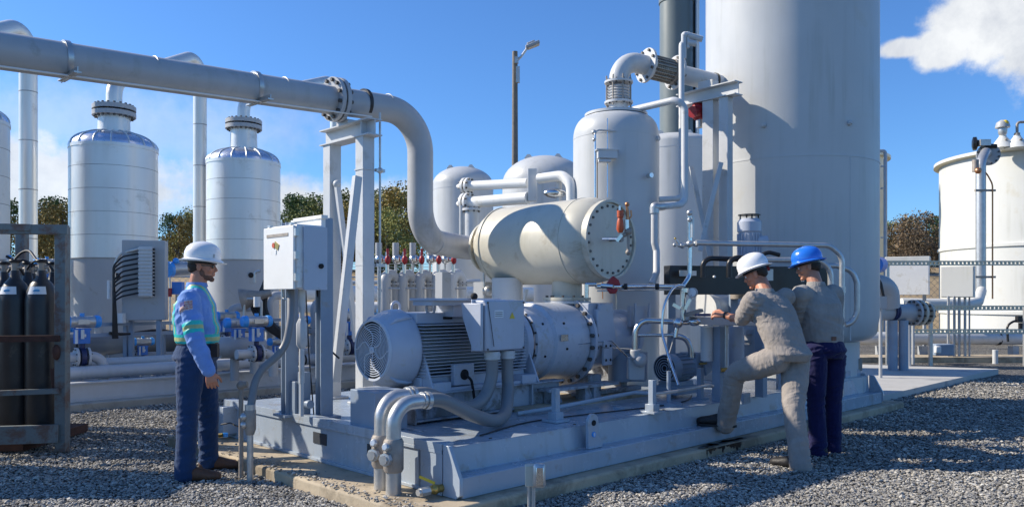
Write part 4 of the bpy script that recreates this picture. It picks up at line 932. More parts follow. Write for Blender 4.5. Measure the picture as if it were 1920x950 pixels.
fr = thing('pipe_support', 'white painted steel goalpost frame holding the overhead pipe', 'pipe support', S(.937,2.76,DK))
zt = 3.075
for v in (3.05,2.47):
    M = MB().use('paint'); M.box(S(.937,v,(zt-.14+DK)/2),(.13,.13,zt-.14-DK),RS); M.box(S(.937,v,DK+.01),(.24,.24,.02),RS); M.build('post', fr, bevel=.006)
M = MB().use('paint'); M.ibeam(S(.937,3.16,zt-.07), S(.937,2.30,zt-.07), .16,.155,.012, roll=U); M.sbox(.87,1.0,2.43,2.445,zt-.14,zt); M.build('cross_beam', fr)
M = MB().use('paint'); M.sbox(.87,1.0,2.66,2.86,zt+.008,zt+.05); M.build('pipe_shoe', fr)
M = MB().use('paint'); M.ring(S(.937,2.47,2.62),Z,.101,.09,.012,4); M.box(S(.937,2.47,2.62),(.136,.136,.012),RS); M.box(S(.937,2.47,1.72),(.136,.136,.012),RS); M.build('band', fr)
a = P(670,331,7.2); b = P(628,716,7.0)
M = MB().use('paint'); M.beam(a,b,.055,.075,roll=V); M.build('brace', fr, bevel=.003)
a = P(632,345,7.9); b = P(668,640,7.9)
M = MB().use('paint'); M.beam(a,b,.045,.05,roll=V); M.sphere(a,.04); M.build('brace', fr, bevel=.003)

# ------------------------------------------------------------------ electrical cabinets on two posts
ec = thing('control_cabinet', 'white control boxes with warning sticker on two posts at the skid end', 'electrical panel', S(.12,2.05,DK))
for px, d, yt in ((543,6.78,418),(608,6.66,409)):
    q = G(px,d); zt_ = EYE+(HOR-yt)/FOC*d; M = MB().use('steel_blue'); w = .085
    M.ibeam((q.x,q.y,DK+.02),(q.x,q.y,zt_), w+.03, w, .012, roll=U); M.box((q.x,q.y,DK+.012),(.2,.2,.02),RS); M.build('post', ec)
M = MB().use('paint_white'); M.sbox(.07,.11,1.80,2.30,1.55,2.07); M.use('paint_white').sbox(.06,.12,1.78,2.24,2.05,2.08); M.build('back_plate', ec, bevel=.003)
M = MB().use('paint_white'); M.sbox(-.20,.05,1.71,2.20,1.485,1.985); cb = M.build('cabinet', ec, bevel=.008)
M = MB().use('paint_white'); M.sbox(-.225,-.203,1.72,2.21,1.475,1.975); dr = M.build('door', cb, bevel=.005)
M = MB().use('iron_cast'); M.sbox(-.229,-.2255,1.80,2.15,1.895,1.92); M.build('label_strip', dr)
M = MB().use('orange_valve'); c = S(-.229,2.03,1.83); M.cyl(c,c-U*.004,.022,n=16); M.use('brass'); M.box(S(-.228,1.985,1.825),(.004,.075,.05),rotz(SKA)@Matrix.Rotation(R_(25),3,'X')); M.use('label_white').box(S(-.228,2.0,1.775),(.003,.02,.035),RS); M.build('warning_sticker', dr)
M = MB().use('galv')
for z in (1.92,1.74,1.57): M.sbox(-.225,-.19,1.685,1.712,z-.03,z+.03).cut()
M.build('hinge', dr)
M = MB().use('tank_grey'); M.mt='motor_paint'; M.sbox(-.15,.06,1.69,1.712,1.47,1.97); sd_ = M.build('side_door', cb, bevel=.003)
M = MB().use('dark'); c = S(.0,1.688,1.66); M.cyl(c+V*.002,c-V*.012,.02,n=16); M.build('knob', sd_)
M = MB().use('galv'); [M.sbox(-.21+i*.02,-.18+i*.02,v-.02,v+.02,1.985,2.0) for i, v in ((0,2.15),(0,1.8))]; M.tube([S(-.1,2.12,1.48),S(-.1,2.12,1.40),S(-.1,1.95,1.39)],.008,bend=.03); M.build('bracket', cb)
# seal off conduit
M = MB().use('paint'); q = S(-.05,1.90,0); M.cyl(q+Z*1.48,q+Z*1.33,.03); M.cyl(q+Z*1.36,q+Z*1.20,.022); M.lathe([(.025,0),(.045,.03),(.045,.20),(.025,.24)], q+Z*1.00, Z, 8); M.cyl(q+Z*1.0,q+Z*.72,.022); M.cyl(q+Z*.72,q+Z*.45,.016); M.build('seal_fitting', ec)
M = MB().use('steel_blue'); M.sbox(.02,.10,2.02,2.09,DK,DK+.38); M.cyl(S(.06,2.2,DK+.12),S(.06,1.95,DK+.12),.035); M.sbox(.0,.1,2.10,2.2,DK+.02,DK+.3); M.build('low_bracket', ec, bevel=.003)
M = MB().use('cable_black'); M.sweep(fillet([S(.1,2.1,1.47),S(.15,2.15,1.1),S(.1,2.05,.95),S(.12,2.0,.42)],.1),.006,6); M.sweep(fillet([S(.12,1.95,1.47),S(.2,2.05,1.05),S(.3,1.9,.9)],.1),.008,6); M.build('loose_cable', ec)
# flexible conduit from cabinet to ground
fc = thing('flexible_conduit', 'grey flexible conduit curving from the white cabinet into the gravel', 'conduit', P(470,870,6.0)*1)
M = MB().use('conduit_grey'); a = S(-.12,1.95,1.48); M.sweep(fillet([a, P(545,600,6.35), P(535,655,6.3), P(480,700,6.2), P(470,765,6.1)],.3,10),.03,16); M.build('flex_hose', fc)
M = MB().use('iron_cast'); q = P(469,765,6.1); M.lathe([(.035,0),(.045,-.02),(.045,-.16),(.03,-.2)], q, Z, 12); M.use('galv'); M.lathe([(.04,.03),(.04,-.01)], q, Z, 14); M.sphere(q+Vector((-.04,-.03,-.06)),.03); M.sphere(q+Vector((-.04,-.03,-.12)),.028); M.build('seal_fitting', fc)
M = MB().use('galv'); M.cyl((q.x,q.y,q.z-.2),(q.x,q.y,-.02),.024); M.build('stub', fc)
M = MB().use('iron_cast'); q = P(452,722,6.25); M.cyl((q.x,q.y,0),q,.018); M.sphere(q,.035); M.cyl(q,q+Vector((.05,0,.01)),.025); solo(M,'ground_post','thin rusty post with a fitting on top beside the flexible conduit','post')
M = MB().use('cable_black'); M.sweep(fillet([P(415,795,6.7),P(432,792,6.6),P(445,798,6.4),P(452,800,6.27)],.1),.007,6); M.use('blue_bright').cyl(P(418,815,6.6),P(426,815,6.62),.02); M.use('brass').cyl(P(408,816,6.6),P(418,815,6.6),.018); solo(M,'hose_tap','small tap with blue cap and black hose at the skid corner by the worker','tap')

# two large conduits up to the motor
def bigconduit(u, v, z1, path, label):
    r = thing('power_conduit', label, 'conduit', S(u,v,0), 'power conduits rising to the motor box')
    M = MB().use('galv'); M.cyl(S(u,v,-.02),S(u,v,.30),.052,n=24); M.build('riser', r)
    M = MB().use('iron_cast'); M.lathe([(.058,0),(.068,.02),(.068,.20),(.058,.22)], S(u,v,.25), Z, 24); F = M.build('seal_fitting', r)
    d1 = (U*-.75+V*-.6).normalized(); c = S(u,v,.34)-(U*.05+V*.055)*1
    M = MB().use('galv'); M.lathe([(.045,0),(.045,.03),(.03,.032),(.03,.045)], S(u,v,.345)+Vector((-.035,-.058,0)), Vector((-.45,-.9,0)), 8); M.cut().lathe([(.03,0),(.03,.03),(.02,.04)], S(u,v,.42)+Vector((-.03,-.05,0)), Vector((-.45,-.9,.25)), 8); M.build('plug', F)
    M = MB().use('galv'); pe = path[0]; M.sweep(fillet([S(u,v,.47),S(u,v,z1),pe],.15,10),.050,24); e = (path[1]-path[0]).normalized(); M.ring(pe,e,.062,.03,.03,24); M.ring(pe-e*.04,e,.058,.03,.02,24); M.build('elbow', r)
    M = MB().use('conduit_grey'); M.sweep(smooth(path),.050,24); M.build('flex_hose', r)
bigconduit(-.20,.433,.70,[S(.08,.433,.70),S(.22,.43,.685),S(.50,.45,.56),S(.80,.52,.475),S(1.05,.66,.50),S(1.20,.79,.66),S(1.22,.815,.80),S(1.22,.815,.93)],'near power conduit rising from the gravel and looping to the motor box')
bigconduit(-.168,.617,.72,[S(.10,.63,.72),S(.25,.64,.71),S(.50,.68,.62),S(.75,.74,.56),S(.95,.80,.62),S(1.04,.815,.76),S(1.05,.815,.93)],'far power conduit of the pair, its loop higher and behind the near one')

# ------------------------------------------------------------------ vertical scrubber vessel
sv_ = thing('vertical_vessel', 'grey vertical vessel with a domed top and bolted lid behind the compressor', 'pressure vessel', G(1155,9.6,DK))
c = G(1155,9.6); zs = EYE+(HOR-258)/FOC*9.55; zt = EYE+(HOR-217)/FOC*9.6; R = .512
M = MB().use('paint_vessel'); M.lathe([(R,DK),(R,zs)]+[(R*math.cos(t)*.34+R*.66, zs+(zt-zs-.02)*math.sin(t)) for t in [R_(10*i) for i in range(1,9)]]+[(.36,zt-.02)], c, n=64); M.build('shell', sv_, angle=50)
M = MB(); M.flange((c.x,c.y,zt), Z, .375,.03,24,.010,base='paint'); M.use('cable_black').ring((c.x,c.y,zt-.022),Z,.37,.3,.012,56); M.flange((c.x,c.y,zt-.04), Z, .375,.03,24,.010,base='paint'); M.build('lid', sv_)
M = MB().use('paint_vessel'); M.ring((c.x,c.y,zs-.02),Z,R*1.004,R*.98,.012,64).cut(); M.ring((c.x,c.y,EYE+(HOR-452)/FOC*9.6),Z,R*1.006,R*.98,.014,64); M.build('weld_seam', sv_)
M = MB().use('paint'); q = P(1138,290,9.02); M.box(q,(.22,.10,.09),rotz(.1)); M.box(q+Z*.05,(.26,.12,.012),rotz(.1)); M.box(q-Z*.07+Vector((-.03,0,0)),(.14,.08,.03),rotz(.1)); M.build('name_plate_bracket', sv_)
M = MB().use('stainless'); M.tube([P(1112,248,9.1),P(1116,250,9.05),P(1116,370,9.05)],.011,n=8); M.tube([P(1139,222,9.1),P(1139,370,9.04)],.006,n=8); M.use('galv').sphere(P(1114,248,9.08),.03); M.sphere(P(1114,262,9.05),.022); M.tube([P(1114,250,9.05),P(1122,244,9.08),P(1160,246,9.1)],.010,bend=.04); M.build('instrument_tube', sv_)
M = MB().use('paint'); q = P(1229,260,9.35); M.cyl(q,q+Vector((.04,-.03,0)),.03,n=10); M.build('lifting_stub', sv_)
M = MB().use('stainless'); M.tube([P(1155,540,8.9),P(1155,598,8.9),P(1140,598,8.9)],.008,bend=.03,n=8); M.build('drain_tube', sv_)

# discharge pipe with metal bellows
dp = thing('discharge_pipe', 'grey pipe arching with braided metal bellows from vessel to giant column', 'pipe', G(1160,9.6,3.6))
c = G(1160,9.6); zp = EYE+(HOR-110)/FOC*9.6; a = Vector((c.x,c.y,zp)); e1 = P(1352,158,10.25); dv = (e1-a).normalized()
M = MB().use('paint'); M.cyl((c.x,c.y,zt),(c.x,c.y,zt+.14),.115,n=32); M.build('lower_stub', dp)
f1 = EYE+(HOR-193)/FOC*9.6; f2 = EYE+(HOR-155)/FOC*9.6
M = MB(); M.flange((c.x,c.y,f1),Z,.17,.025,10,.011,base='paint').cut(); M.flange((c.x,c.y,f2),Z,.17,.025,10,.011,base='paint'); M.build('flange', dp)
M = MB().use('paint')
for i in range(5): M.lathe([(.12,0),(.135,.015),(.12,.03)], (c.x,c.y,f1+.03+i*.034), Z, 32)
M.use('iron_cast')
for i in range(8): t = 2*math.pi*i/8+.2; M.cyl((c.x+.152*math.cos(t),c.y+.152*math.sin(t),f1-.05),(c.x+.152*math.cos(t),c.y+.152*math.sin(t),f2+.07),.009,n=8)
M.build('expansion_joint', dp)
j1 = a+dv*.40; j2 = a+dv*.83
M = MB().use('paint'); M.sweep(fillet([(c.x,c.y,f2),a,j1],.30,14),.118,36); M.build('elbow', dp, angle=60)
M = MB(); M.flange(j1,dv,.21,.03,8,.018,base='paint'); M.flange(j1+dv*.035,dv,.17,.03,8,.01,base='galv').cut(); M.flange(j2,dv,.21,.03,8,.018,base='paint'); M.flange(j2-dv*.05,dv,.155,.05,8,.01,base='iron_cast'); M.build('flange', dp)
M = MB().use('braid'); M.lathe([(.135+.006*math.cos(i*3.14159),.05+i*(.36/24)) for i in range(25)], j1, dv, 36, closed=True); x,y,_z = basis(dv)
for i in range(20): t = 2*math.pi*i/20; M.cyl(j1+dv*.05+(x*math.cos(t)+y*math.sin(t))*.143, j1+dv*.41+(x*math.cos(t)+y*math.sin(t))*.143,.007,n=5)
M.build('braided_bellows', dp)
M = MB().use('paint'); M.cyl(j2,e1+dv*.35,.112,n=32); M.use('cable_black').ring(e1-dv*.12,dv,.120,.09,.03,32); M.build('straight_pipe', dp)
# its support frame
f2_ = thing('pipe_support', 'white steel frame with crossed braces holding the bellows pipe', 'pipe support', G(1345,9.7,DK))
A_ = G(1275,10.12); B_ = G(1385,9.45); zt2 = EYE+(HOR-154)/FOC*9.5
M = MB().use('paint'); M.ibeam((A_.x,A_.y,zt2-.08),(B_.x,B_.y,zt2-.08),.16,.16,.012,roll=U); M.build('cross_beam', f2_)
M = MB().use('paint'); q = P(1328,158,9.8); M.box(q-Z*.02,(.14,.2,.10),RS); M.build('pipe_shoe', f2_)
for px,d,w in ((1333,9.78,.15),(1361,9.6,.12)):
    q = G(px,d); M = MB().use('paint'); M.box((q.x,q.y,(DK+zt2-.16)/2),(w,w,zt2-.16-DK),RS); M.build('post', f2_, bevel=.005)
M = MB().use('paint'); M.beam(P(1352,305,9.5),P(1312,470,9.4),.04,.05); M.build('brace', f2_); M = MB().use('paint'); M.beam(P(1296,312,9.9),P(1330,480,9.7),.04,.05); M.build('brace', f2_)
q = G(1330,9.9)
rd = thing('red_fire_valve', 'bright red round valve behind the posts of the bellows pipe frame', 'valve', P(1308,225,9.9))
M = MB().use('red'); M.sphere(P(1310,209,9.9),(.10,.09,.12)); M.cyl(P(1298,210,9.8),P(1312,210,9.9),.07); M.build('body', rd)
M = MB().use('galv'); M.cyl(P(1311,224,9.9),P(1311,240,9.9),.04); M.build('stem', rd)

# ------------------------------------------------------------------ giant white column
c = G(1481,10.6); R = 1.085
bc = thing('process_column', 'giant white cylindrical column rising out of the picture beside the two workers', 'column', (c.x,c.y,.1))
zb = EYE+(HOR-600)/FOC*10.1; zb2 = EYE+(HOR-640)/FOC*10.1
M = MB().use('paint_vessel'); M.lathe([(.86,zb2),(.98,zb2+.03),(1.05,zb2+.10),(R,zb+.05),(R,13)], c, n=110); M.build('shell', bc, angle=60)
M = MB().use('paint_vessel'); zw = EYE+(HOR-292)/FOC*9.6; M.ring((c.x,c.y,zw),Z,R*1.004,R*.99,.022,110); M.build('weld_seam', bc)
M = MB().use('paint_vessel'); M.lathe([(.85,.10),(.85,zb2+.02)], c, n=90); M.lathe([(.95,.10),(.95,DK+.02)], c, n=90); M.build('skirt', bc)
M = MB().use('dark'); q = P(1628,430,9.98); M.sphere(q,(.03,.03,.03)); M.build('plug', bc)
M = MB().use('iron_cast'); q = P(1609,683,10.15); M.box(q,(.08,.06,.15)); M.use('cable_black'); M.tube([q-Z*.05,q+Vector((.02,0,-.2)),q+Vector((.05,-.05,-.3))],.012); M.build('ground_clamp', bc)

# ------------------------------------------------------------------ small bore piping in front of the vessel and column
def line(name, label, pts, r, mt='galv', bend=.1, cat='pipe', n=14):
    M = MB().use(mt); M.sweep(fillet(pts,bend,8),r,n); return solo(M,name,label,cat,angle=60)
D=9.0
line('vent_line','grey tube from the vertical vessel lid bending down beside it',[P(1183,207,9.45),P(1268,187,D),P(1284,200,D),P(1284,383,D-.1),P(1228,388,8.6)],.040,'paint',.12)
line('vent_line','long grey tube standing just left of the bent vent tube',[P(1312,72,9.6),P(1292,78,9.5),P(1278,82,9.4),P(1278,372,9.2),P(1236,374,9.2)],.034,'paint',.06)
M = MB().use('paint'); M.cyl(P(1282,64,9.4),P(1282,110,9.4),.03); M.cyl(P(1290,66,9.4),P(1317,74,9.4),.035); M.cyl(P(1290,60,9.4),P(1290,90,9.4),.02); M.sphere(P(1284,66,9.4),.04); M.cyl(P(1288,80,9.4),P(1305,82,9.4),.035); solo(M,'vent_fitting','small grey vent fitting on top of the standing tube','pipe fitting')
line('drop_line','galvanized drop tube left of the black panel ending at the horizontal tube',[P(1227,388,8.5),P(1227,455,8.5),P(1231,470,8.5),P(1231,510,8.4),P(1222,533,8.3)],.036,'paint',.06)
M = MB().use('galv'); M.lathe([(.05,0),(.05,.07)],P(1227,400,8.5),Z,16); M.sphere(P(1228,388,8.5),.052); M.cyl(P(1228,388,8.5),P(1243,387,8.6),.045); solo(M,'pipe_elbow','galvanized elbow fitting at the top of the drop tube','pipe fitting')
line('gas_line','horizontal steel tube rising to a bend in front of the black panel',[P(1118,537,7.6),P(1280,537,7.95),P(1293,518,8.0),P(1293,405,8.0)],.024,'stainless',.10)
line('gas_line','thin steel tube directly under the horizontal steel tube',[P(1120,545,7.6),P(1255,543,7.95)],.008,'stainless',.05,n=8)
M = MB().use('cable_black'); [M.ring(P(x,537,7.68),(1,0,0),.03,.015,.03,14) for x in (1173,1232)]; solo(M,'pipe_clamp','pair of black clamps on the horizontal steel tube','clamp')
M = MB().use('galv'); a = P(1293,457,7.98)
for dx, dy, rr in ((0,0,.035),(0,-58,.03),(0,-45,.022),(-28,2,.02),(-14,3,.03),(12,0,.03)): M.sphere(P(1293+dx,457+dy,7.95),rr)
M.cyl(P(1270,460,7.95),P(1310,456,7.95),.018); M.cyl(P(1268,450,7.95),P(1276,463,7.95),.014); M.cyl(P(1299,405,7.95),P(1299,445,7.95),.014); M.use('brass').sphere(P(1266,447,7.95),.012); solo(M,'tube_fittings','cluster of steel valve fittings on the tube above the black panel','valve')
hr = thing('hand_rail', 'tall bent galvanized pipe rail above the two crouched workers', 'rail', G(1500,7.9,DK))
M = MB().use('galv'); M.sweep(fillet([P(1305,455,7.9),P(1555,460,8.1),P(1579,480,8.1),P(1578,612,8.1)],.16,10),.027,16); M.build('pipe', hr); M = MB().use('galv'); M.ring(P(1578,543,8.1),Z,.04,.02,.06,16); M.cyl(P(1578,620,8.1),G(1578,8.1,.41),.02); M.build('coupling', hr)
line('pipe_loop','galvanized pipe loop standing right of the blue hard hat',[P(1520,497,8.6),P(1570,498,8.6),P(1598,508,8.6),P(1607,530,8.6),P(1607,585,8.6),P(1598,606,8.6),P(1585,608,8.6)],.030,'galv',.14)
line('pipe_loop','galvanized pipe bend right behind the blue hard hat',[P(1425,487,8.3),P(1538,488,8.3),P(1557,505,8.3),P(1558,570,8.3)],.030,'galv',.14)
line('pipe_loop','black pipe bend above the black panel, left of the pair',[P(1318,520,8.1),P(1318,492,8.1),P(1330,484,8.1),P(1390,486,8.2)],.026,'black_paint',.10)
line('pipe_loop','black pipe bend above the black panel, touching the white hard hat',[P(1367,520,8.0),P(1367,490,8.0),P(1380,483,8.0),P(1400,484,8.0)],.028,'black_paint',.10)
line('black_hose','black rubber hose curving behind the finned vertical motor',[P(1425,480,8.5),P(1440,472,8.5),P(1462,478,8.5)],.022,'cable_black',.1,cat='hose')
bp = thing('heat_shield', 'long black painted steel panel behind the two leaning workers', 'panel', G(1400,8.5,1.5))
a = P(1250,525,8.25); b = P(1552,526,8.9)
M = MB().use('black_paint'); M.beam(a,b,.30,.12,roll=Z); M.build('panel', bp, bevel=.004)
M = MB().use('label_white'); f_ = (b-a).normalized(); nn = Vector((f_.y,-f_.x,0)); [M.cyl(P(x,519,8.3)+nn*.10,P(x,519,8.3)+nn*.125,.012,n=8) for x in (1328,1355)]; M.build('rivets', bp)
M = MB().use('galv'); M.box(P(1283,512,8.15),(.10,.02,.06)); M.box(P(1300,512,8.15),(.06,.02,.05)); M.box(P(1443,515,8.4),(.07,.02,.12)); M.box(P(1505,525,8.5),(.03,.01,.03)); M.build('bracket', bp)
M = MB().use('steel_blue'); [M.box((P(x,550,8.7).x,P(x,550,8.7).y+.1,.95),(.08,.08,1.08)).cut() for x in (1262,1380,1470,1540)]; M.build('leg', bp)
M = MB().use('paint'); M.cyl(P(1325,580,8.9),P(1420,582,9.4),.17,n=30); M.use('paint_white').cyl(P(1318,580,8.85),P(1326,580,8.9),.18,n=30); M.use('iron_cast').cyl(P(1385,560,8.7),P(1385,552,8.7),.09); solo(M,'small_drum','grey horizontal drum behind the hands of the leaning worker','pressure vessel')
q = thing('vertical_motor', 'small grey finned vertical motor above the white hard hat', 'motor', P(1405,500,8.8))
M = MB().use('motor_paint'); M.lathe([(.10,0),(.115,.02),(.115,.28),(.13,.30),(.13,.40),(.10,.44)], P(1405,485,8.8), Z, 28); M.cyl(P(1418,452,8.75),P(1438,452,8.75),.06); M.build('body', q)
M = MB().use('motor_paint'); cc = P(1405,485,8.8)
for i in range(20): t = 2*math.pi*i/20; M.box(cc+Vector((.12*math.cos(t),.12*math.sin(t),.15)),(.025,.006,.25),rotz(t))
M.build('fins', q)
M = MB().use('black_paint'); M.cyl(cc+Z*.475,cc+Z*.485,.12,n=28); [M.cyl(cc+Vector((.1*math.cos(t),.1*math.sin(t),.42)),cc+Vector((.1*math.cos(t),.1*math.sin(t),.48)),.008) for t in (0,1.57,3.14,4.7)]; M.build('rain_cap', q)
# console with filter housings the worker leans on
cs = thing('filter_console', 'grey pipe stand with filter canisters that the leaning worker rests on', 'stand', G(1360,7.7,DK))
M = MB().use('paint'); M.beam(P(1290,600,7.6),P(1440,604,7.75),.075,.09,roll=Z); M.build('top_beam', cs, bevel=.004)
M = MB().use('steel_blue'); q = P(1347,612,7.75); M.box((q.x,q.y,(q.z+DK)/2),(.09,.09,q.z-DK),RS); M.build('post', cs, bevel=.004)
M = MB().use('steel_blue'); q = P(1427,612,8.1); M.box((q.x,q.y,(q.z+DK)/2),(.09,.09,q.z-DK),RS); M.build('post', cs, bevel=.004)
M = MB().use('paint'); M.cyl(P(1325,612,7.75),P(1325,676,7.75),.058,n=24); M.build('canister', cs)
M = MB().use('paint'); M.mt='motor_paint'; M.cyl(P(1381,612,7.9),P(1381,700,7.9),.075,n=24); M.build('canister', cs)
M = MB().use('galv'); M.cyl(P(1361,600,7.7),P(1361,700,7.7),.017); M.use('brass').cyl(P(1352,693,7.6),P(1364,693,7.6),.022); M.use('label_white').cyl(P(1365,625,7.7),P(1365,636,7.7),.008); M.build('drain_tube', cs)
M = MB().use('tank_grey'); M.box(P(1405,640,8.3),(.12,.3,.5),RS); M.use('paint').beam(P(1395,622,8.2),P(1440,620,8.3),.05,.05); M.beam(P(1395,640,8.2),P(1440,640,8.3),.03,.03); M.build('rear_frame', cs)
ib = thing('instrument_cluster', 'shiny steel valves with a round gauge on the left of the filter stand', 'gauge', P(1285,620,7.6))
M = MB().use('stainless'); M.sphere(P(1271,605,7.45),.05); M.sphere(P(1302,603,7.5),(.06,.045,.04)); M.cyl(P(1271,605,7.5),P(1310,604,7.55),.022); M.cyl(P(1281,545,7.55),P(1281,600,7.55),.028); M.box(P(1268,574,7.5),(.08,.04,.03),Matrix.Rotation(.5,3,'Y')); M.cyl(P(1270,608,7.5),P(1266,632,7.5),.02); M.cyl(P(1284,548,7.5),P(1284,540,7.5),.04); M.build('valve_block', ib)
M = MB().use('tank_grey'); cc = P(1299,548,7.5); M.cyl(cc+Vector((.01,.03,0)),cc+Vector((-.01,-.01,0)),.045,n=24); M.cyl(cc,P(1287,578,7.5),.014); Gg = M.build('pressure_gauge', ib)
M = MB().use('label_white'); M.cyl(cc+Vector((-.01,-.012,0)),cc+Vector((-.011,-.014,0)),.038,n=24); M.build('dial', Gg)
M = MB().use('stainless'); M.beam(P(1284,580,7.45),P(1294,560,7.45),.02,.03); M.box(P(1297,590,7.5),(.12,.1,.02)); M.build('lever', ib)
M = MB().use('cable_black'); M.use('iron_cast').box(P(1300,586,7.5),(.16,.14,.03),Matrix.Rotation(-.3,3,'Y')); M.use('navy').box(P(1318,590,7.3),(.12,.10,.025)); M.build('tool_tray', ib)
line('gauge_hose','grey flexible hose arching from the gauge cluster down to the deck',[P(1283,536,7.5),P(1266,530,7.4),P(1245,570,7.3),P(1240,620,7.3),P(1253,665,7.2),P(1272,722,7.0)],.013,'stainless',.25,cat='hose')
line('gauge_hose','thin dark hose hanging from the silver valve to the little pump',[P(1266,615,7.5),P(1262,640,7.5),P(1250,680,7.4),P(1270,700,7.3)],.008,'conduit_grey',.15,cat='hose',n=8)
line('guard_rail','low bent steel pipe left of the silver valves',[P(1190,655,7.7),P(1191,618,7.7),P(1205,600,7.7),P(1262,603,7.7)],.028,'stainless',.13,cat='rail')
line('guard_rail','straight steel pipe under the low bent pipe',[P(1186,628,8.1),P(1262,628,8.1)],.018,'stainless',.1,cat='rail')
line('suction_pipe','curved steel pipe dropping behind the little pump motor',[P(1258,628,8.2),P(1285,632,8.2),P(1295,650,8.2),P(1296,672,8.2)],.032,'stainless',.15)
M = MB().use('tank_grey'); M.cyl(P(1191,655,7.7),P(1191,672,7.7),.05); M.sphere(P(1200,674,7.7),.07); M.box(P(1192,690,7.8),(.16,.12,.22)); solo(M,'hydraulic_valve','grey valve block under the low bent steel pipe','valve',bevel=.01)
pm = thing('pump_motor', 'small blue grey pump motor with dark fan end on the deck', 'motor', G(1270,8.2,DK))
a = P(1246,690,8.0); dv2 = U
M = MB().use('motor_paint'); M.mt='steel_blue'; M.lathe([(.13,0),(.14,.03),(.14,.12)], a, dv2, 32, closed=True); M.lathe([(.12,.12),(.12,.36),(.14,.38),(.10,.44)], a, dv2, 28); M.build('motor_body', pm)
M = MB().use('steel_blue')
for i in range(18): t = 2*math.pi*i/18; x = V*math.cos(t)+Z*math.sin(t); M.beam(a+dv2*.13+x*.13,a+dv2*.35+x*.13,.02,.005,roll=x)
M.build('fins', pm)
M = MB().use('dark'); M.cyl(a+dv2*.005,a+dv2*.012,.128,n=28); M.use('steel_blue'); [M.ring(a,dv2,r_+.004,r_-.004,.006,28) for r_ in (.03,.055,.08,.105,.13)]; M.build('fan_grille', pm)
M = MB().use('steel_blue'); c3 = a+dv2*.48; M.box(c3+Z*.02,(.14,.2,.24),RS); M.prism([(0,0),(.16,-.03),(.2,-.14),(.05,-.2)],c3+Z*.1-V*.12,U,Z,.03); M.box(a+dv2*.2-Z*.16,(.3,.22,.05),RS); M.box(a+dv2*.2-Z*.22,(.4,.3,.08),RS); M.build('pump_head', pm, bevel=.006)
M = MB().use('yellow'); M.mt='brass'; M.box(c3+Z*.03-V*.14,(.12,.02,.02),RS); M.build('brass_tag', pm)
M = MB().use('steel_blue'); q = P(1313,690,7.9); M.box((q.x,q.y,(q.z+DK)/2),(.05,.05,q.z-DK),RS); M.box((q.x,q.y,DK+.01),(.12,.12,.02),RS); q=P(1254,695,7.5); M.cyl((q.x,q.y,DK),q,.02); M.cyl((q.x,q.y,DK),(q.x,q.y,DK+.02),.12,n=20); solo(M,'pipe_stanchion','pair of short blue grey stanchions in front of the pump motor','post')
line('drain_line','low steel tube running along the deck past the pump motor',[P(1228,738,7.1),P(1270,733,7.2),P(1330,722,7.5),P(1338,724,7.5)],.014,'galv',.05)
line('drain_line','steel tube lying on the deck from the soleplate to the stub post',[P(970,775,6.75),P(1050,762,7.0),P(1190,735,7.6),P(1220,737,7.6)],.018,'skid_paint',.05)
# upper twin headers left of the vertical vessel
th = thing('twin_headers', 'two pale horizontal pipes with flanged ends above the horizontal vessel', 'pipe', P(930,370,10.2))
for y, y2, rr, d in ((349,343,.062,10.2),(381,371,.075,10.0)):
    a = P(868,y,d+.5); b = P(990,y2,d-.1) ; e = (b-a).normalized(); M = MB(); M.flange(a+e*.04,e,rr*1.75,.035,8,.014,base='paint_white'); M.use('paint_white').cyl(a,b,rr,n=24); M.lathe([(.02,-.1),(rr,0)],a,e,20); M.flange(a+e*.1,e,rr*1.75,.03,8,.014,base='paint_white'); M.build('pipe', th)
M = MB().use('paint'); M.box(P(998,347,9.9),(.11,.08,.40)); M.build('post', th, bevel=.004)
M = MB().use('paint'); M.cyl(P(884,390,10.3),P(884,470,10.3),.09,n=20); M.cyl(P(865,385,10.3),P(865,470,10.3),.025); M.flange(P(884,393,10.3),Z,.12,.03,8,.012); M.build('leg', th)
M = MB().use('paint_white'); M.tube([P(1010,335,9.8),P(1055,329,9.6),P(1071,345,9.5),P(1072,400,9.5)],.062,bend=.16,n=24); M.use('cable_black').ring(P(1014,334,9.8),(1,0,.05),.066,.04,.02,20); M.use('stainless').sphere(P(1040,362,9.7),(.14,.08,.06)); M.use('paint').cyl(P(1048,340,9.7),P(1048,380,9.7),.035); M.build('bent_pipe', th)
M = MB().use('galv'); M.sphere(P(916,545,8.9),.06); M.cyl(P(905,545,8.9),P(925,545,8.9),.04); M.use('galv').cyl(P(908,500,8.9),P(908,560,8.9),.012); solo(M,'small_valve','small steel valve hanging under the left end of the horizontal vessel','valve')

# ------------------------------------------------------------------ things around the skid foot
jb = thing('junction_box', 'small weathered metal junction box on twin conduits in front of the skid', 'junction box', G(1003,4.85))
M = MB().use('paint_beige'); M.box(P(993,890,4.86),(.055,.07,.13)); M.build('box', jb, bevel=.006)
M = MB().use('galv'); M.box(P(1011,890,4.82),(.075,.06,.145)); Cv = M.build('cover', jb, bevel=.018); M = MB().use('stainless'); M.box(P(1012,890,4.82)+Vector((0,-.033,0)),(.045,.008,.11)); M.build('window', Cv, bevel=.006)
for dx in (-.026,.0): M = MB().use('galv'); q = P(1000,905,4.86); M.cyl((q.x+dx,q.y,-.02),(q.x+dx,q.y,q.z),.010 if dx else .012); M.build('conduit', jb)
dv_ = thing('drain_valve', 'brass ball valve with a yellow green lever at the near skid corner', 'valve', P(820,935,5.12))
M = MB().use('brass'); c0 = S(-.05,.17,.155); M.cyl(c0-U*.07,c0+U*.05,.026,n=14); M.sphere(c0-U*.01,.034); M.build('body', dv_)
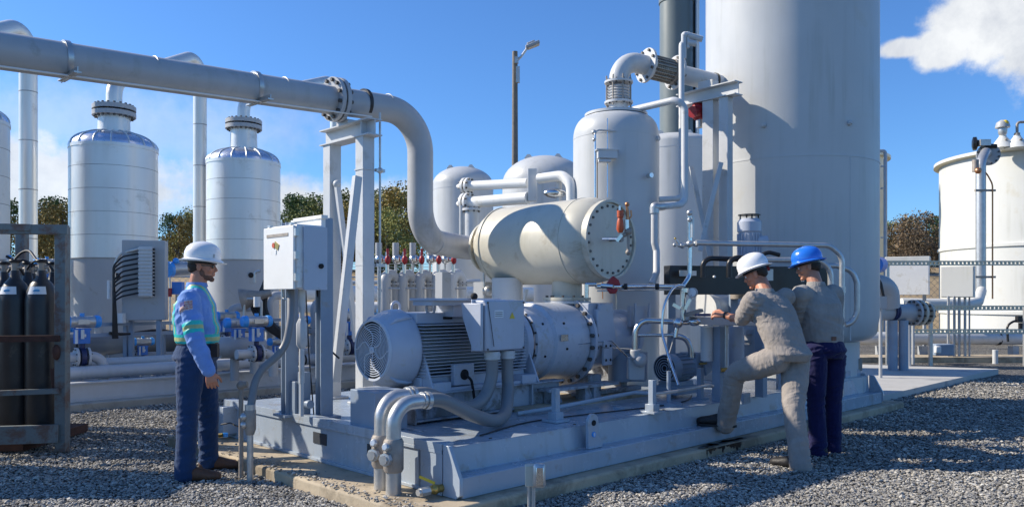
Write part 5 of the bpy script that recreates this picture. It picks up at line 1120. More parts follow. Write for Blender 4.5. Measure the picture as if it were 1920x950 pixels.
M = MB().use('galv'); M.cyl(c0-U*.13,c0-U*.06,.030,n=8); M.cyl(c0-U*.15,c0-U*.12,.022,n=12).cut(); M.cyl(c0+U*.04,c0+U*.1,.022); M.build('plug', dv_)
M = MB().use('yellow'); M.beam(c0+Z*.04-U*.01,c0+Z*.075-U*.06+V*.10,.008,.018); M.build('lever', dv_)
M = MB().use('oil_stain')
rnd = random.Random(5)
for i in range(16):
    u = 2.65+rnd.random()*.75; v = -.115+rnd.random()*.07; w = .02+.07*rnd.random(); M.prism([(w*math.cos(t)*(1+.4*rnd.random()), .5*w*math.sin(t)*(1+.4*rnd.random())) for t in [i_*.7 for i_ in range(9)]], S(u,v,.104), U, V, .001)
u = 2.72
while u < 3.3:
    h = .015+.07*rnd.random()**2; w = .008+.03*rnd.random(); k_ = [(-w,0),(w,0)]+[(w*(1-2*j/6)*(.6+.5*rnd.random()), -h*(.5+.5*math.sin(j*.52))*(.7+.4*rnd.random())) for j in range(7)]
    M.prism(k_, S(u,-.1315,.09), U, Z, .0015); u += w*.9+.05*rnd.random()**3
solo(M,'oil_stain','black oil stain on the foundation edge under the raised boot','stain')

# ------------------------------------------------------------------ gas cylinder rack at the left edge
rk = thing('cylinder_rack', 'rusty grey steel rack holding black gas cylinders at left edge', 'rack', G(60,7.3))
dq = 7.2
def rp(px, y, d): return P(px,y,d)
M = MB().use('rack_paint'); q = P(117,425,dq); M.box((q.x,q.y,(q.z+.03)/2),(.095,.09,q.z-.03)); M.build('post', rk, bevel=.003)
M = MB().use('rack_paint'); q = P(60,430,8.1); M.box((q.x-.1,q.y,(q.z+.1)/2),(.09,.09,q.z-.1)); M.build('post', rk, bevel=.003)
M = MB().use('rack_paint'); M.beam(P(-90,428,dq-.25),P(128,431,dq),.085,.09,roll=Z); M.build('top_beam', rk, bevel=.004)
M = MB().use('rack_paint'); M.beam(P(-90,424,dq-.26),P(60,427,dq-.09),.06,.09,roll=Z); M.build('top_plate', rk, bevel=.004)
M = MB().use('rust'); M.beam(P(-90,636,dq-.28),P(112,634,dq-.06),.055,.05,roll=Z); M.build('upper_bar', rk)
M = MB().use('rack_paint'); M.beam(P(-90,740,dq-.28),P(112,732,dq-.06),.045,.05,roll=Z); M.build('lower_bar', rk)
M = MB().use('rack_paint'); M.beam(P(-90,818,dq-.3),P(110,812,dq-.06),.16,.06,roll=Z); M.build('base_beam', rk, bevel=.004)
M = MB().use('rust'); q=P(20,845,7.0); M.box((-5.25,7.75,.07),(1.7,1.1,.08)); M.build('floor_plate', rk)
M = MB().use('rust'); M.sphere(P(106,660,7.15),(.035,.04,.07)); M.beam(P(100,690,7.2),P(103,730,7.2),.03,.04); M.build('hinge', rk)
gc = [(28,7.35,'nearest left edge in the front row'),(78,7.33,'front row, beside the rusty rack post'),(-30,7.35,'front row, leftmost and mostly outside the picture'),(8,7.75,'second row, half hidden at left edge'),(52,7.75,'second row, between the two front ones'),(100,7.80,'second row, just left of the rack post'),(60,8.2,'third row, hidden behind the front ones at left'),(100,8.25,'third row, behind the rack post'),(80,8.65,'back row, deepest in the rack')]
for px_, w_g in ((0,0),): proto = None
for px, d, w in gc:
    q = G(px,d,.10)
    if proto is None:
        proto = thing('gas_cylinder','x','gas cylinder',q,'black gas cylinders in the rack'); b0 = Vector(q)
        M = MB().use('cylinder_black'); M.lathe([(.125,0),(.135,.03),(.135,1.28),(.125,1.36),(.09,1.44),(.045,1.49),(.035,1.56)], b0, n=30); M.build('body', proto, angle=50)
        M = MB().use('iron_cast'); M.cyl(b0+Z*1.55,b0+Z*1.63,.03); M.cyl(b0+Z*1.59+Vector((-.05,0,0)),b0+Z*1.59+Vector((.06,0,0)),.016); M.use('cable_black').lathe([(.045,0),(.05,.02),(.045,.03)],b0+Z*1.63,Z,14); M.build('valve', proto)
        M = MB().use('label_white'); k = 8; vs = []
        for z_, rr in ((1.34,.131),(1.41,.108)):
            for i in range(k+1): t = R_(-125+i*9); vs.append(b0+Vector((rr*math.cos(t),rr*math.sin(t),z_)))
        M._add([v+(v-b0-Z*1.2).normalized()*.002 for v in vs],[(i,i+1,k+2+i,k+1+i) for i in range(k)]); lb = M.build('label', proto)
        M = MB().use('label_blue'); M.sphere(b0+Z*1.375+Vector((.0,-.122,0)),(.03,.004,.014)); M.build('label_mark', lb)
        t_ = proto
    else:
        t_ = copy_tree(proto); t_.location = q; t_.rotation_euler.z = random.uniform(-.4,.4)
    t_['label'] = 'black gas cylinder, '+w
for k, pts in enumerate([[P(20,500,7.4),P(35,470,7.4),P(60,500,7.4)],[P(50,505,7.7),P(75,470,7.7),P(100,508,7.7)],[P(15,510,7.5),P(45,455,7.6),P(78,500,7.35)],[P(12,480,7.4),P(30,490,7.4),P(45,515,7.5)]]):
    M = MB().use('cable_black'); M.sweep(fillet(pts,.12),.012,8); solo(M,'gas_hose',['short black hose looping over the front left gas cylinder','black hose arching between the rear gas cylinders','tallest black hose loop above the gas cylinders','black hose hanging down behind the left cylinder'][k],'hose')

t_ = thing('added_shade_box', 'grey box added out of view left of the rack to shade the gravel', 'cabinet', (-5.0,6.35,0))  # cabinet-like box added beyond the left edge to cast shade on the gravel
M = MB().use('tank_grey'); M.box((-5.1,6.35,.81),(1.1,.8,1.5)); M.build('body', t_, bevel=.01)
M = MB().use('tank_grey'); M.box((-5.37,5.94,.81),(.52,.02,1.4)).cut(); M.box((-4.83,5.94,.81),(.52,.02,1.4)); M.build('door', t_)

# small fittings, weld beads and tags that belong to the machines above
def ring_on(parent, name, c, ax, r, mt='pipe_grey', t=.012):
    M = MB().use(mt); M.lathe([(r-.004,-t/2),(r+.0015,-t/4),(r+.0015,t/4),(r-.004,t/2)], c, ax, 40, closed=True); return M.build(name, parent)
for u in (-3.2, -.9, .25, 1.40): ring_on(oh, 'weld_bead', S(u,2.76,za(u)), dU, PR)
ring_on(oh, 'weld_bead', S(2.05,2.825,2.012), (S(2.75,3.03,1.98)-S(1.816,2.755,2.02)).normalized(), PR)
M = MB().use('label_white'); M.sbox(1.00,1.10,.7365,.739,1.25,1.31); M.use('dark'); [M.sbox(1.01,1.09,.7355,.7365,1.262+.014*k,1.266+.014*k) for k in range(3)]; M.build('rating_plate', tbx)
for u, z in ((.93,1.0),(.93,1.37),(1.33,1.0),(1.33,1.37)): M = MB().use('bolt'); M.cyl(S(u,.741,z), S(u,.732,z), .008, n=8); M.build('screw', tbx)
M = MB().use('yellow'); M.prism([(-.03,0),(.03,0),(0,.052)], S(1.20,.7385,1.24), U, Z, .002); M.build('warning_triangle', tbx)
M = MB().use('stainless'); M.sbox(2.2,2.3,1.108,1.112,AX+.02,AX+.08); M.build('maker_plate', mot)
M = MB().use('bolt')
for k in range(20):
    t = 2*math.pi*k/20; p = C(1.935)+V*(.335*math.cos(t))+Z*(.335*math.sin(t)); M.cyl(p-U*.012, p+U*.0, .011, n=6).cut()
M.build('guard_bolt', mot)
for k, (a, b, c2) in enumerate([(S(.5,.35,DK+.008), S(1.9,.5,DK+.008), S(3.2,.42,DK+.008))]):
    M = MB().use('cable_black'); M.sweep(smooth([a, S(1.2,.55,DK+.008), b, S(2.6,.40,DK+.008), c2, S(3.6,.6,DK+.01)]), .006, 6); solo(M, 'loose_wire', 'thin black wire lying across the skid deck', 'cable')
M = MB().use('copper'); M.sweep(fillet([P(1120,300,9.05),P(1120,420,9.05),P(1130,470,9.05),P(1130,560,9.0)],.05),.006,6); M.build('copper_tube', sv_)
M = MB().use('stainless'); c = P(1215,330,9.15); M.cyl(c, c+Vector((.03,-.07,0)), .028, n=14); M.build('sight_port', sv_)
for k in (1,3):
    c = G(1481,10.6); t = R_(-62+27*k); zz = 2.6+.9*(k%2); q = Vector((c.x+1.087*math.sin(t), c.y-1.087*math.cos(t), zz))
    M = MB().use('paint_vessel'); M.lathe([(.03,0),(.03,.03),(.018,.035),(.018,.05)], q, (math.sin(t),-math.cos(t),0), 14); M.build('plugged_port', bc)
M = MB().use('paint_vessel'); c = G(1481,10.6)
for t, z0, z1 in ((R_(20),.9,EYE+(HOR-292)/FOC*9.6),):
    q = Vector((c.x+1.086*math.sin(t), c.y-1.086*math.cos(t), 0)); M.box(q+Z*(z0+z1)/2, (.012,.006,z1-z0), rotz(t)); M.cut()
M.build('vertical_weld', bc)
# ------------------------------------------------------------------ people
def remesh(M, name, parent, voxel, mt, smooth=4, wr=0.0, wscale=.09, paint=None, seed=0):
    me = bpy.data.meshes.new('t'); me.from_pydata([tuple(p) for p in M.v], [], M.f); me.update()
    ob = bpy.data.objects.new('t', me); COL.objects.link(ob)
    m = ob.modifiers.new('r','REMESH'); m.mode = 'VOXEL'; m.voxel_size = voxel; m.adaptivity = 0
    m = ob.modifiers.new('s','SMOOTH'); m.factor = .5; m.iterations = smooth
    if wr:
        tx = bpy.data.textures.new('folds'+name,'CLOUDS'); tx.noise_scale = wscale; tx.noise_depth = 2
        m = ob.modifiers.new('d','DISPLACE'); m.texture = tx; m.strength = wr; m.mid_level = .5
        tx2 = bpy.data.textures.new('fine'+name,'CLOUDS'); tx2.noise_scale = wscale*.35; tx2.noise_depth = 1
        m = ob.modifiers.new('d2','DISPLACE'); m.texture = tx2; m.strength = wr*.35; m.mid_level = .5
    dg = bpy.context.evaluated_depsgraph_get(); n = bpy.data.meshes.new_from_object(ob.evaluated_get(dg)); bpy.data.objects.remove(ob)
    o0 = root_loc(parent)
    names = [mt]; n.materials.clear(); n.materials.append(MATS[mt])
    if paint:
        for p in n.polygons:
            k = paint(Vector(p.center))
            if k:
                if k not in names: names.append(k); n.materials.append(MATS[k])
                p.material_index = names.index(k)
    n.transform(Matrix.Translation(-o0)); n.name = name
    n.polygons.foreach_set('use_smooth',[True]*len(n.polygons)); n.update()
    ob = bpy.data.objects.new(name, n); COL.objects.link(ob); ob.parent = parent; return ob
from mathutils import noise as mnoise
def folds(ob, axes, joints, amp=.010, base=.30):
    """cloth folds: ridges running across each limb, strongest near the joints"""
    me = ob.data; o0 = root_loc(ob); nrm = [Vector(n.vector) for n in me.vertex_normals]
    ax = [(Vector(a), Vector(b), (Vector(b)-Vector(a)).normalized()) for a, b in axes]
    for v in me.vertices:
        p = v.co+o0; best = None; lowf = .35+1.3*max(0, mnoise.noise(p*5.0)+.25)
        for a, b, e in ax:
            t, d = segt(p, a, b); tt = min(1,max(0,t)); dd = (p-(a+(b-a)*tt)).length
            if best is None or dd < best[0]: best = (dd, a, e)
        e = best[2]; al = (p-best[1]).dot(e); ac = p-e*(p.dot(e))
        tw = ac.x*.9+ac.z*.6
        q = Vector((ac.x*4.5, ac.y*4.5, ac.z*4.5))+e*((al+tw*.35)*17)
        r1 = 1-abs(mnoise.noise(q))*2.4; q2 = q*1.9+Vector((7,3,1)); r2 = 1-abs(mnoise.noise(q2))*2.4
        w = base
        for j in joints: w += math.exp(-((p-j).length/.13)**2)*.9
        v.co += nrm[v.index]*(amp*min(w,1.3)*lowf*(r1*.75+r2*.35-.35))
    me.update()
def limb(M, pts, rad, n=14, sub=5):
    """smooth tapered limb through joints, with rounded ends"""
    pts = [Vector(p) for p in pts]; P2 = []; R2 = []
    for i in range(len(pts)-1):
        p0 = pts[max(i-1,0)]; p1 = pts[i]; p2 = pts[i+1]; p3 = pts[min(i+2,len(pts)-1)]
        for j in range(sub):
            t = j/sub; k = .35
            m1 = (p2-p0)*k; m2 = (p3-p1)*k; t2, t3 = t*t, t*t*t
            P2.append(p1*(2*t3-3*t2+1)+m1*(t3-2*t2+t)+p2*(-2*t3+3*t2)+m2*(t3-t2)); R2.append(rad[i]*(1-t)+rad[i+1]*t)
    P2.append(pts[-1]); R2.append(rad[-1])
    M.sweep(P2, R2, n); M.sphere(P2[0], R2[0]*.98); M.sphere(P2[-1], R2[-1]*.98)
def hand(M, w, d, palm, s=1.0, curl=.5, thumb=1):
    """w wrist, d direction of the fingers, palm = palm normal; curl 0..1"""
    d = d.normalized(); palm = (palm-d*palm.dot(d)).normalized(); sd = d.cross(palm)*thumb
    L = .085*s; M.loft([(w-d*.02, sd*.026*s, palm*.020*s),(w+d*.02*s, sd*.034*s, palm*.018*s),(w+d*.06*s, sd*.042*s, palm*.016*s),(w+d*L, sd*.041*s, palm*.013*s)], 14)
    for i, (off, ln, a0) in enumerate(((-.033,.066,.10),(-.011,.075,.03),(.011,.070,-.04),(.033,.055,-.12))):
        b = w+d*(L-.008)+sd*(-off)*s; dd = (d+sd*a0*.6).normalized(); pts = [b-dd*.02]; cur = b; ang = 0
        for k, f in enumerate((.42,.33,.25)):
            pts.append(Vector(cur)); ang += curl*(.75+.25*k); v = dd*math.cos(ang)+palm*math.sin(ang); cur = cur+v*ln*f*s
        pts.append(cur); M.sweep(pts,[.0095*s,.0095*s,.0088*s,.008*s,.0068*s],8); M.sphere(cur,.0068*s,n=8,m=6)
    b = w+d*.025*s+sd*.028*s; t1 = b+(sd*.7+d*.65+palm*.25).normalized()*.038*s; t2 = t1+(sd*.25+d*.85+palm*.45).normalized()*.030*s; t3 = t2+(d*.8+palm*.6).normalized()*.024*s
    M.sweep([b-d*.01,b,t1,t2,t3],[.015*s,.0145*s,.012*s,.0105*s,.0085*s],8); M.sphere(t3,.0085*s,n=8,m=6)
def head(M, c, f, up, s=1.0):
    f = f.normalized(); up = (up-f*up.dot(f)).normalized(); l = up.cross(f); Rm = Matrix((f,l,up)).transposed()
    def at(x,y,z): return c+(f*x+l*y+up*z)*s
    def el(x,y,z,a,b,d_): M.sphere(at(x,y,z),(a*s,b*s,d_*s),Rm,18,12)
    el(-.012,0,.035,.098,.076,.088)      # cranium
    el(.028,0,-.005,.066,.066,.085)      # face
    el(.034,0,-.068,.050,.050,.042)      # jaw
    el(.074,0,-.098,.020,.026,.019)      # chin
    el(.0,.0,-.05,.070,.060,.055)
    el(.078,0,.020,.020,.050,.012)       # brow
    el(.088,0,-.055,.014,.024,.012)      # lips
    el(.087,0,-.067,.013,.020,.008)
    el(.06,.038,-.025,.026,.022,.025); el(.06,-.038,-.025,.026,.022,.025)   # cheeks
    M.loft([(at(.088,0,.012),l*.009*s,f*.010*s),(at(.098,0,-.010),l*.012*s,f*.014*s),(at(.106,0,-.028),l*.017*s,f*.016*s),(at(.094,0,-.040),l*.017*s,f*.012*s)],12)  # nose
    for sg in (1,-1):
        M.sphere(at(-.008,.077*sg,-.008),(.020*s,.010*s,.034*s),Rm,12,8)
    return Rm, at
def eyes(parent, at, s=1.0):
    M = MB().use('label_white')
    for sg in (1,-1): M.sphere(at(.080,.031*sg,.004),.012*s,n=12,m=8)
    M.use('dark')
    for sg in (1,-1): M.sphere(at(.0895,.031*sg,.004),.005*s,n=8,m=6)
    M.build('eyes', parent)
def hardhat(parent, c, f, up, mt, s=1.0, brim=1.0, label=None):
    f = f.normalized(); up = (up-f*up.dot(f)).normalized(); l = up.cross(f)
    def q(r, h, a): return c+f*(r*1.16*math.cos(a))*s+l*(r*.96*math.sin(a))*s+up*h*s
    M = MB().use(mt); n = 56; prof = [(.111+.030*brim,-.012),(.125+.032*brim,-.006),(.128+.032*brim,0),(.120+.02*brim,.004),(.118,.012),(.120,.03),(.118,.06),(.106,.095),(.082,.122),(.05,.138),(.02,.144),(.0001,.145)]
    vs = []; fs = []
    for j, (r, h) in enumerate(prof):
        for i in range(n):
            a = 2*math.pi*i/n; rr = r; hh = h
            if j < 4: rr = .116+(r-.116)*(.78+.22*max(0,math.cos(a))**2); hh = h-.016*math.cos(a)**2*(1 if math.cos(a)>0 else .3)
            vs.append(q(rr,hh,a))
    for j in range(len(prof)-1):
        for i in range(n): k=(i+1)%n; fs.append((j*n+i,j*n+k,(j+1)*n+k,(j+1)*n+i))
    M._add(vs,fs)
    M.loft([(q(.116,.0,math.pi+ .0)*1,l*.001,f*.001)]*0+[(q(.118*math.cos(t),.145*math.sin(t)*.99+.0,0), l*.014*s, (f*math.cos(t)*1+up*math.sin(t))*.0045*s) for t in [R_(x) for x in range(25,165,10)]],8)
    H = M.build('hard_hat', parent, angle=60)
    M = MB().use('black_paint'); M.loft([(q(0,-.004,0),f*.112*s,l*.088*s),(q(0,-.03,0),f*.108*s,l*.085*s)],28); M.build('suspension_band', H)
    return H, q
def boot(parent, heel, d, mt, s=1.0, lift=0, pitch=0.0):
    d = Vector((d[0],d[1],0)).normalized(); sd = Z.cross(d); heel = Vector(heel); up = Z
    if pitch: up = (Z*math.cos(pitch)+d*math.sin(pitch)).normalized(); d = (d*math.cos(pitch)-Z*math.sin(pitch)).normalized()
    def a(x,y,z): return heel+d*x*s+sd*y*s+up*z*s
    M = MB(); M.loft([(a(-.02,0,.045),sd*.025,up*.035),(a(.0,0,.045),sd*.038,up*.045),(a(.06,0,.060),sd*.044,up*.062),(a(.13,0,.056),sd*.047,up*.056),(a(.20,0,.045),sd*.052,up*.044),(a(.262,0,.040),sd*.048,up*.037),(a(.295,0,.036),sd*.030,up*.026)],20)
    M.sweep([a(.045,0,.05),a(.04,0,.10),a(.035,0,.15)],[.043,.042,.036],16)
    B = remesh(M,'boot',parent,.007,mt,3,wr=.004,wscale=.04)
    M = MB().use('rubber'); pts = [(-.035,.0),(-.02,.036),(.05,.040),(.12,.040),(.2,.054),(.26,.046),(.29,.022),(.29,-.022),(.26,-.046),(.2,-.054),(.12,-.040),(.05,-.040),(-.02,-.036)]
    vs = [a(x,y,0) for x,y in pts]+[a(x,y,.018) for x,y in pts]; k=len(pts); M._add(vs,[tuple(range(k))[::-1],tuple(range(k,2*k))]+[(i,(i+1)%k,k+(i+1)%k,k+i) for i in range(k)]); M.build('sole', B)
def segt(p, a, b):
    ab = b-a; t = (p-a).dot(ab)/ab.dot(ab); return t, (p-(a+ab*t)).length

def person(label, loc, J, fw, latv, hatmt, topmt, legmt, bootmt, skin='skin', paint_top=None, shirt_hem=.0, coverall=False, belly=1.0, paint_leg=None, skin_=0):
    """J: joints in world space. fw, latv: chest forward and right-hand unit vectors; hips use J['hfw'], J['hlat'] if given"""
    root = thing('person', label, 'person', (loc[0],loc[1],loc[2]), None)
    hf = J.get('hfw', fw); hl = J.get('hlat', latv); pel, ch, nk = J['pelvis'], J['chest'], J['neck']
    spine = (nk-pel).normalized()
    def body(M, k, arms=True):
        M.loft([(pel-spine*.06,hl*.12*k,hf*.09*k),(pel+spine*.05,hl*.155*k,hf*.105*k),(pel+spine*.16,hl*.145*k,hf*.10*k),(ch-spine*.05,latv*.155*k,fw*.112*k),(ch+spine*.08,latv*.165*k,fw*.11*k),(nk-spine*.05,latv*.13*k,fw*.075*k),(nk,latv*.07*k,fw*.06*k)])
    # continuous body (skin)
    B = MB(); body(B,.82)
    limb(B,[nk-spine*.03, J['head']-J['hup']*.07+J['hf']*(-.018)],[.068,.062])
    Rm, at = head(B, J['head'], J['hf'], J['hup'])
    for s_ in ('l','r'):
        limb(B,[J['sh'+s_],J['el'+s_],J['wr'+s_]],[.048,.038,.027]); hd = J['hd'+s_]; hand(B, J['wr'+s_], hd[0], hd[1], 1.0, hd[2], hd[3])
        limb(B,[J['hip'+s_],J['kn'+s_],J['an'+s_]],[.07,.045,.030])
    bd = remesh(B,'body',root,.0048,skin,2)
    eyes(bd, at)
    # upper garment
    T = MB(); wk = belly; tk = 1.12 if not coverall else 1.18
    low = pel-spine*(.0 if not coverall else .06)-spine*shirt_hem
    T.loft([(low,hl*.160*tk,hf*.112*tk*wk),(pel+spine*.07,hl*.165*tk,hf*.122*tk*wk),(pel+spine*.18,hl*.170*tk,hf*.128*tk*wk),(ch-spine*.05,latv*.176*tk,fw*.128*tk*wk**.8),(ch+spine*.08,latv*.182*tk,fw*.124*tk*wk**.6),(nk-spine*.075,latv*.165*tk,fw*.095*tk),(nk-spine*.02,latv*.10*tk,fw*.07*tk),(nk+spine*.015,latv*.072,fw*.066)],24)
    for s_ in ('l','r'):
        sh, el_, wr_ = J['sh'+s_],J['el'+s_],J['wr'+s_]; cuff = J.get('cuff'+s_,.95)
        e = el_.lerp(wr_, cuff); limb(T,[nk-spine*.07+(sh-nk)*.45, sh, sh.lerp(el_,.5), el_, el_.lerp(e,.5), e],[.065,.085,.078,.068,.060,.050],16)
    rad = {}
    tp = remesh(T,'coverall' if coverall else 'shirt',root,.0075,topmt,3,wr=.006,wscale=.12,paint=paint_top) if not coverall else None
    AXT = [(pel,nk)]+[(J['sh'+s],J['el'+s]) for s in 'lr']+[(J['el'+s],J['wr'+s]) for s in 'lr']; AXL = [(J['hip'+s],J['kn'+s]) for s in 'lr']+[(J['kn'+s],J['an'+s]) for s in 'lr']
    JT = [J['el'+s] for s in 'lr']+[J['sh'+s]-spine*.1 for s in 'lr']+[pel+spine*.1]; JL = [J['kn'+s] for s in 'lr']+[J['hip'+s] for s in 'lr']+[J['an'+s] for s in 'lr']
    if tp: folds(tp, AXT, JT, .012)
    # collar
    M = MB().use(topmt); c0 = nk+spine*.005; M.loft([(c0-spine*.015,latv*.088,fw*.084),(c0+spine*.016,latv*.078,fw*.076),(c0+spine*.020,latv*.074,fw*.072),(c0,latv*.07,fw*.068)],24)
    # trousers
    Q = T if coverall else MB()
    kq = 1.12 if not coverall else 1.20; lk = .97 if not coverall else 1.10
    Q.loft([(pel-spine*.13-hf*.01,hl*.13*kq,hf*.10*kq),(pel-spine*.06-hf*.012,hl*.165*kq,hf*.128*kq*wk),(pel-spine*.0,hl*.165*kq,hf*.12*kq*wk),(pel+spine*.05,hl*.155*kq,hf*.108*kq*wk),(pel+spine*.075,hl*.15*kq,hf*.104*kq*wk)],24)
    for s_ in ('l','r'):
        hp, kn, an = J['hip'+s_],J['kn'+s_],J['an'+s_]; dn = (an-kn).normalized()
        limb(Q,[hp, hp.lerp(kn,.5), kn, kn.lerp(an,.45), an+dn*J.get('hem',.02)],[.112*lk,.102*lk,.080*lk,.078*lk,.080*lk],18)
    if coverall:
        cv_ = remesh(Q,'coverall',root,.0075,topmt,3,wr=.008,wscale=.12,paint=paint_top); M.build('collar', cv_); folds(cv_, AXT+AXL, JT+JL, .013, .2)
    else:
        M.build('collar', tp); folds(remesh(Q,'trousers',root,.0075,legmt,3,wr=.006,wscale=.12,paint=paint_leg), AXL, JL, .014)
        M = MB().use('leather_belt'); bk=kq*1.02; M.loft([(pel+spine*.045,hl*.158*bk,hf*.112*bk*wk),(pel+spine*.085,hl*.155*bk,hf*.110*bk*wk)],28); M.build('belt', root)
    for s_ in ('l','r'):
        f__ = Vector((J['ft'+s_][0],J['ft'+s_][1],0)).normalized(); J['heel'+s_] = Vector((J['an'+s_].x-f__.x*.055, J['an'+s_].y-f__.y*.055, J['heel'+s_].z))
        boot(root, J['heel'+s_], J['ft'+s_], bootmt, 1.08)
    H, q = hardhat(bd, J['head']+J['hup']*.048, J['hf'], J['hup'], hatmt, 1.0, J.get('brim',1.0))
    return root, bd, at, Rm, q, H
def az(a): a = R_(a); return Vector((math.sin(a), math.cos(a), 0))
# --- worker in blue, standing, in profile
fw = az(74); rt = az(164)
J = dict(pelvis=P(370,655,6.25), chest=P(366,590,6.25), neck=P(369,535,6.25), head=P(379,499,6.25), hf=az(80)-Z*.06, hup=Z+az(80)*.05,
 shl=P(372,562,6.25)-rt*.180, shr=P(359,562,6.22)+rt*.170, ell=P(372,635,6.52), elr=P(366,636,5.98), wrl=P(388,690,6.52), wrr=P(392,697,6.00),
 hdl=(az(80)*.2-Z,Vector((0,1,0)),.6,1), hdr=(az(85)*.25-Z,Vector((-.25,.95,0)),.45,1), cuffr=.97,
 hipr=P(358,668,6.17), hipl=P(378,668,6.36), knr=P(352,778,6.14), knl=P(391,768,6.45), anr=P(347,876,6.12), anl=P(391,852,6.52),
 ftr=az(82), ftl=az(78), heelr=Vector((P(341,0,6.12).x,6.12,.0)), heell=Vector((P(384,0,6.52).x,6.52,0)), brim=1.0, hem=.05)
sp_ = (J['neck']-J['pelvis']).normalized(); CH = J['chest']; PE = J['pelvis']
def paint1(p):
    # sleeve band on the near arm and far arm
    for s_ in ('r','l'):
        t, d = segt(p, J['sh'+s_], J['el'+s_])
        if d < .095 and .0 < t < 1.2 and (p-CH).dot(rt)*(1 if s_=='r' else -1) > .13:
            if .60 < t < .88: return 'stripe_yellow' if .69 < t < .79 else 'stripe_green'
            if s_ == 'r' and .10 < t < .33:
                q = (p-J['shr']).dot(fw)
                if -.055 < q < .035:
                    if t < .21 and q < -.02: return 'flag_blue'
                    return 'flag_red' if int(t*40)%2 else 'flag_white'
            return None
    h = (p-PE).dot(sp_)
    tw, dw = segt(p, J['elr'], J['wrr'])
    if dw < .075 and -.3 < tw < 1.1 and (p-PE).dot(rt) > .12: return None
    if .045 < h < .125: return 'stripe_yellow' if .07 < h < .10 else 'stripe_green'
    # shoulder strap down back and chest
    side = (p-CH).dot(rt)
    if .125 < h and .055 < abs(side) < .115: return 'stripe_yellow' if .075 < abs(side) < .095 else 'stripe_green'
    return None
pr, bd, at_, Rm, hq, H = person('person in blue striped work shirt, white hard hat and sunglasses standing at left', (J['heelr'].x+.05,6.3,0), J, fw, rt, 'hat_white', 'shirt_blue', 'jeans', 'boot_brown', skin='skin_red', paint_top=paint1, belly=1.22, shirt_hem=-.05, skin_=0)
lab(H, 'white full brim hard hat with small lettering')
M = MB()
for sg in (1,-1): M.sphere(at_(.0,.0,0),(.001,.001,.001))
B_ = MB(); f_ = J['hf'].normalized(); 
for x, y, z, a, b, c_ in ((.034,0,-.076,.052,.051,.036),(.077,0,-.099,.021,.028,.020),(.012,.052,-.045,.022,.012,.036),(.012,-.052,-.045,.022,.012,.036)): B_.sphere(at_(x,y,z),(a,b,c_),Rm,16,10)
B_.use('beard'); remesh(B_,'beard',bd,.005,'beard',2,wr=.003,wscale=.02)
B_ = MB()
for x, y, z, a, b, c_ in ((-.045,0,.0,.065,.077,.05),(-.06,0,-.03,.045,.055,.03)): B_.sphere(at_(x,y,z),(a,b,c_),Rm,16,10)
remesh(B_,'hair',bd,.005,'hair_dark',2)
M = MB().use('lens_dark')
for sg in (1,-1): M.sphere(at_(.088,.031*sg,.002),(.008,.026,.017),Rm,14,8); M.beam(at_(.088,.056*sg,.008),at_(-.005,.080*sg,.004),.004,.006)
M.beam(at_(.098,.012,.006),at_(.098,-.012,.006),.004,.005); M.build('sunglasses', bd)
M = MB().use('lettering')
for k in range(3): M.box(hq(.1195,.045-.010*k,-.75),(.004,.028-.006*(k%2),.004),rotz(math.atan2(-.2,1)))
M.build('hat_lettering', H)
M = MB().use('lettering'); c = PE+sp_*.035-fw*.135+rt*.08; M.mt='flag_red'; M.box(c-sp_*.07,(.02,.006,.012)); M.build('pocket_tab', pr)
M = MB().use('leather_belt'); M.box(PE+rt*.13+fw*.14+Z*.0,(.05,.05,.1)); M.build('belt_pouch', pr)

# --- leaning worker in tan coverall
fw = az(-24); rt = az(66)
J = dict(pelvis=P(1474,650,6.86), chest=P(1452,592,6.98), neck=P(1434,545,7.06), head=P(1417,514,7.16), hf=az(-62)-Z*.38, hup=Z+az(-62)*.35,
 shl=P(1412,562,6.92), shr=P(1474,556,7.12), ell=P(1391,597,7.03), elr=P(1430,597,7.38), wrl=P(1357,590,7.17), wrr=P(1392,591,7.40),
 hdl=(az(-75)+Z*.12+az(0)*.2,Vector((.1,.7,-.6)),.75,-1), hdr=(az(-95),Vector((0,.3,-.9)),.6,1), cuffl=.12, cuffr=.35,
 hipl=P(1453,674,6.82), hipr=P(1492,670,6.92), knl=P(1380,700,7.05), knr=P(1488,762,6.68), anl=P(1362,786,7.26), anr=P(1500,862,6.52),
 hfw=az(-32), hlat=az(58), ftl=az(-66), ftr=az(-40), heell=Vector((P(1373,0,7.22).x,7.22,.242)), heelr=Vector((P(1508,0,6.46).x,6.46,0)), brim=.8, hem=.055)
pr, bd, at_, Rm, hq, H = person('person in tan coverall and white hard hat leaning with one boot on the skid', (J['heelr'].x,6.5,0), J, fw, rt, 'hat_white', 'coverall', 'coverall', 'boot_black', skin='skin_red', coverall=True, belly=1.15)
B_ = MB()
for x, y, z, a, b, c_ in ((-.045,0,.01,.066,.078,.05),(-.065,0,-.02,.04,.055,.03)): B_.sphere(at_(x,y,z),(a,b,c_),Rm,16,10)
remesh(B_,'hair',bd,.005,'hair_dark',2)
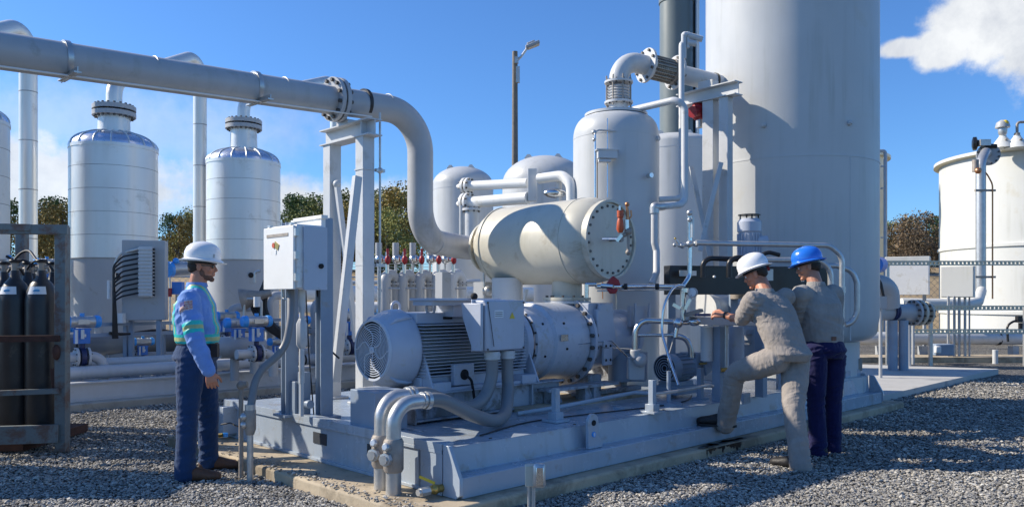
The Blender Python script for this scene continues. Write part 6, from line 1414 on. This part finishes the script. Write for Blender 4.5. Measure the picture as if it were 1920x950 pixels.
M = MB().use('red'); b0 = at_(-.105,-.03,.012); M.cyl(b0,b0+(at_(-.2,-.05,.012)-b0).normalized()*.02,.021,n=18); M.build('hat_knob', H)
M = MB().use('black_paint'); M.ring(J['wrl'].lerp(J['ell'],.12),(J['wrl']-J['ell']).normalized(),.033,.025,.02,18); M.build('wristwatch', bd)

# --- worker in khaki shirt and dark jeans
fw = az(-24); rt = az(66)
J = dict(pelvis=P(1546,644,7.27), chest=P(1541,585,7.30), neck=P(1530,533,7.34), head=P(1516,500,7.40), hf=az(-66)-Z*.22, hup=Z+az(-66)*.2,
 shl=P(1502,550,7.22), shr=P(1564,549,7.42), ell=P(1494,600,7.34), elr=P(1566,612,7.56), wrl=P(1470,612,7.58), wrr=P(1530,622,7.72),
 hdl=(az(-60)-Z*.1,Vector((0,.3,-.9)),.5,-1), hdr=(az(-60),Vector((0,.3,-.9)),.5,1), cuffl=.95, cuffr=.95,
 hipl=P(1528,660,7.20), hipr=P(1563,660,7.34), knl=P(1530,748,7.17), knr=P(1562,748,7.30), anl=P(1534,838,7.12), anr=P(1561,834,7.28),
 ftl=az(-55), ftr=az(-40), heell=Vector((P(1540,0,7.08).x,7.08,0)), heelr=Vector((P(1566,0,7.22).x,7.22,0)), brim=.9, hem=.055)
pr, bd, at_, Rm, hq, H = person('person in khaki shirt, dark blue jeans and bright blue hard hat beside the column', (J['heelr'].x,7.2,0), J, fw, rt, 'hat_blue', 'shirt_khaki', 'jeans_dark', 'boot_black', skin='skin', belly=1.12)
B_ = MB()
for x, y, z, a, b, c_ in ((-.045,0,.0,.067,.078,.055),(-.062,0,-.03,.042,.055,.03)): B_.sphere(at_(x,y,z),(a,b,c_),Rm,16,10)
remesh(B_,'hair',bd,.005,'hair_dark',2)

M = MB().use('leather_belt'); M.mt='beard'; c = J['pelvis']+(J['neck']-J['pelvis']).normalized()*.055-az(-24)*.150+az(66)*-.03; M.box(c,(.05,.01,.035),rotz(-R_(-24))); M.build('belt_patch', pr)
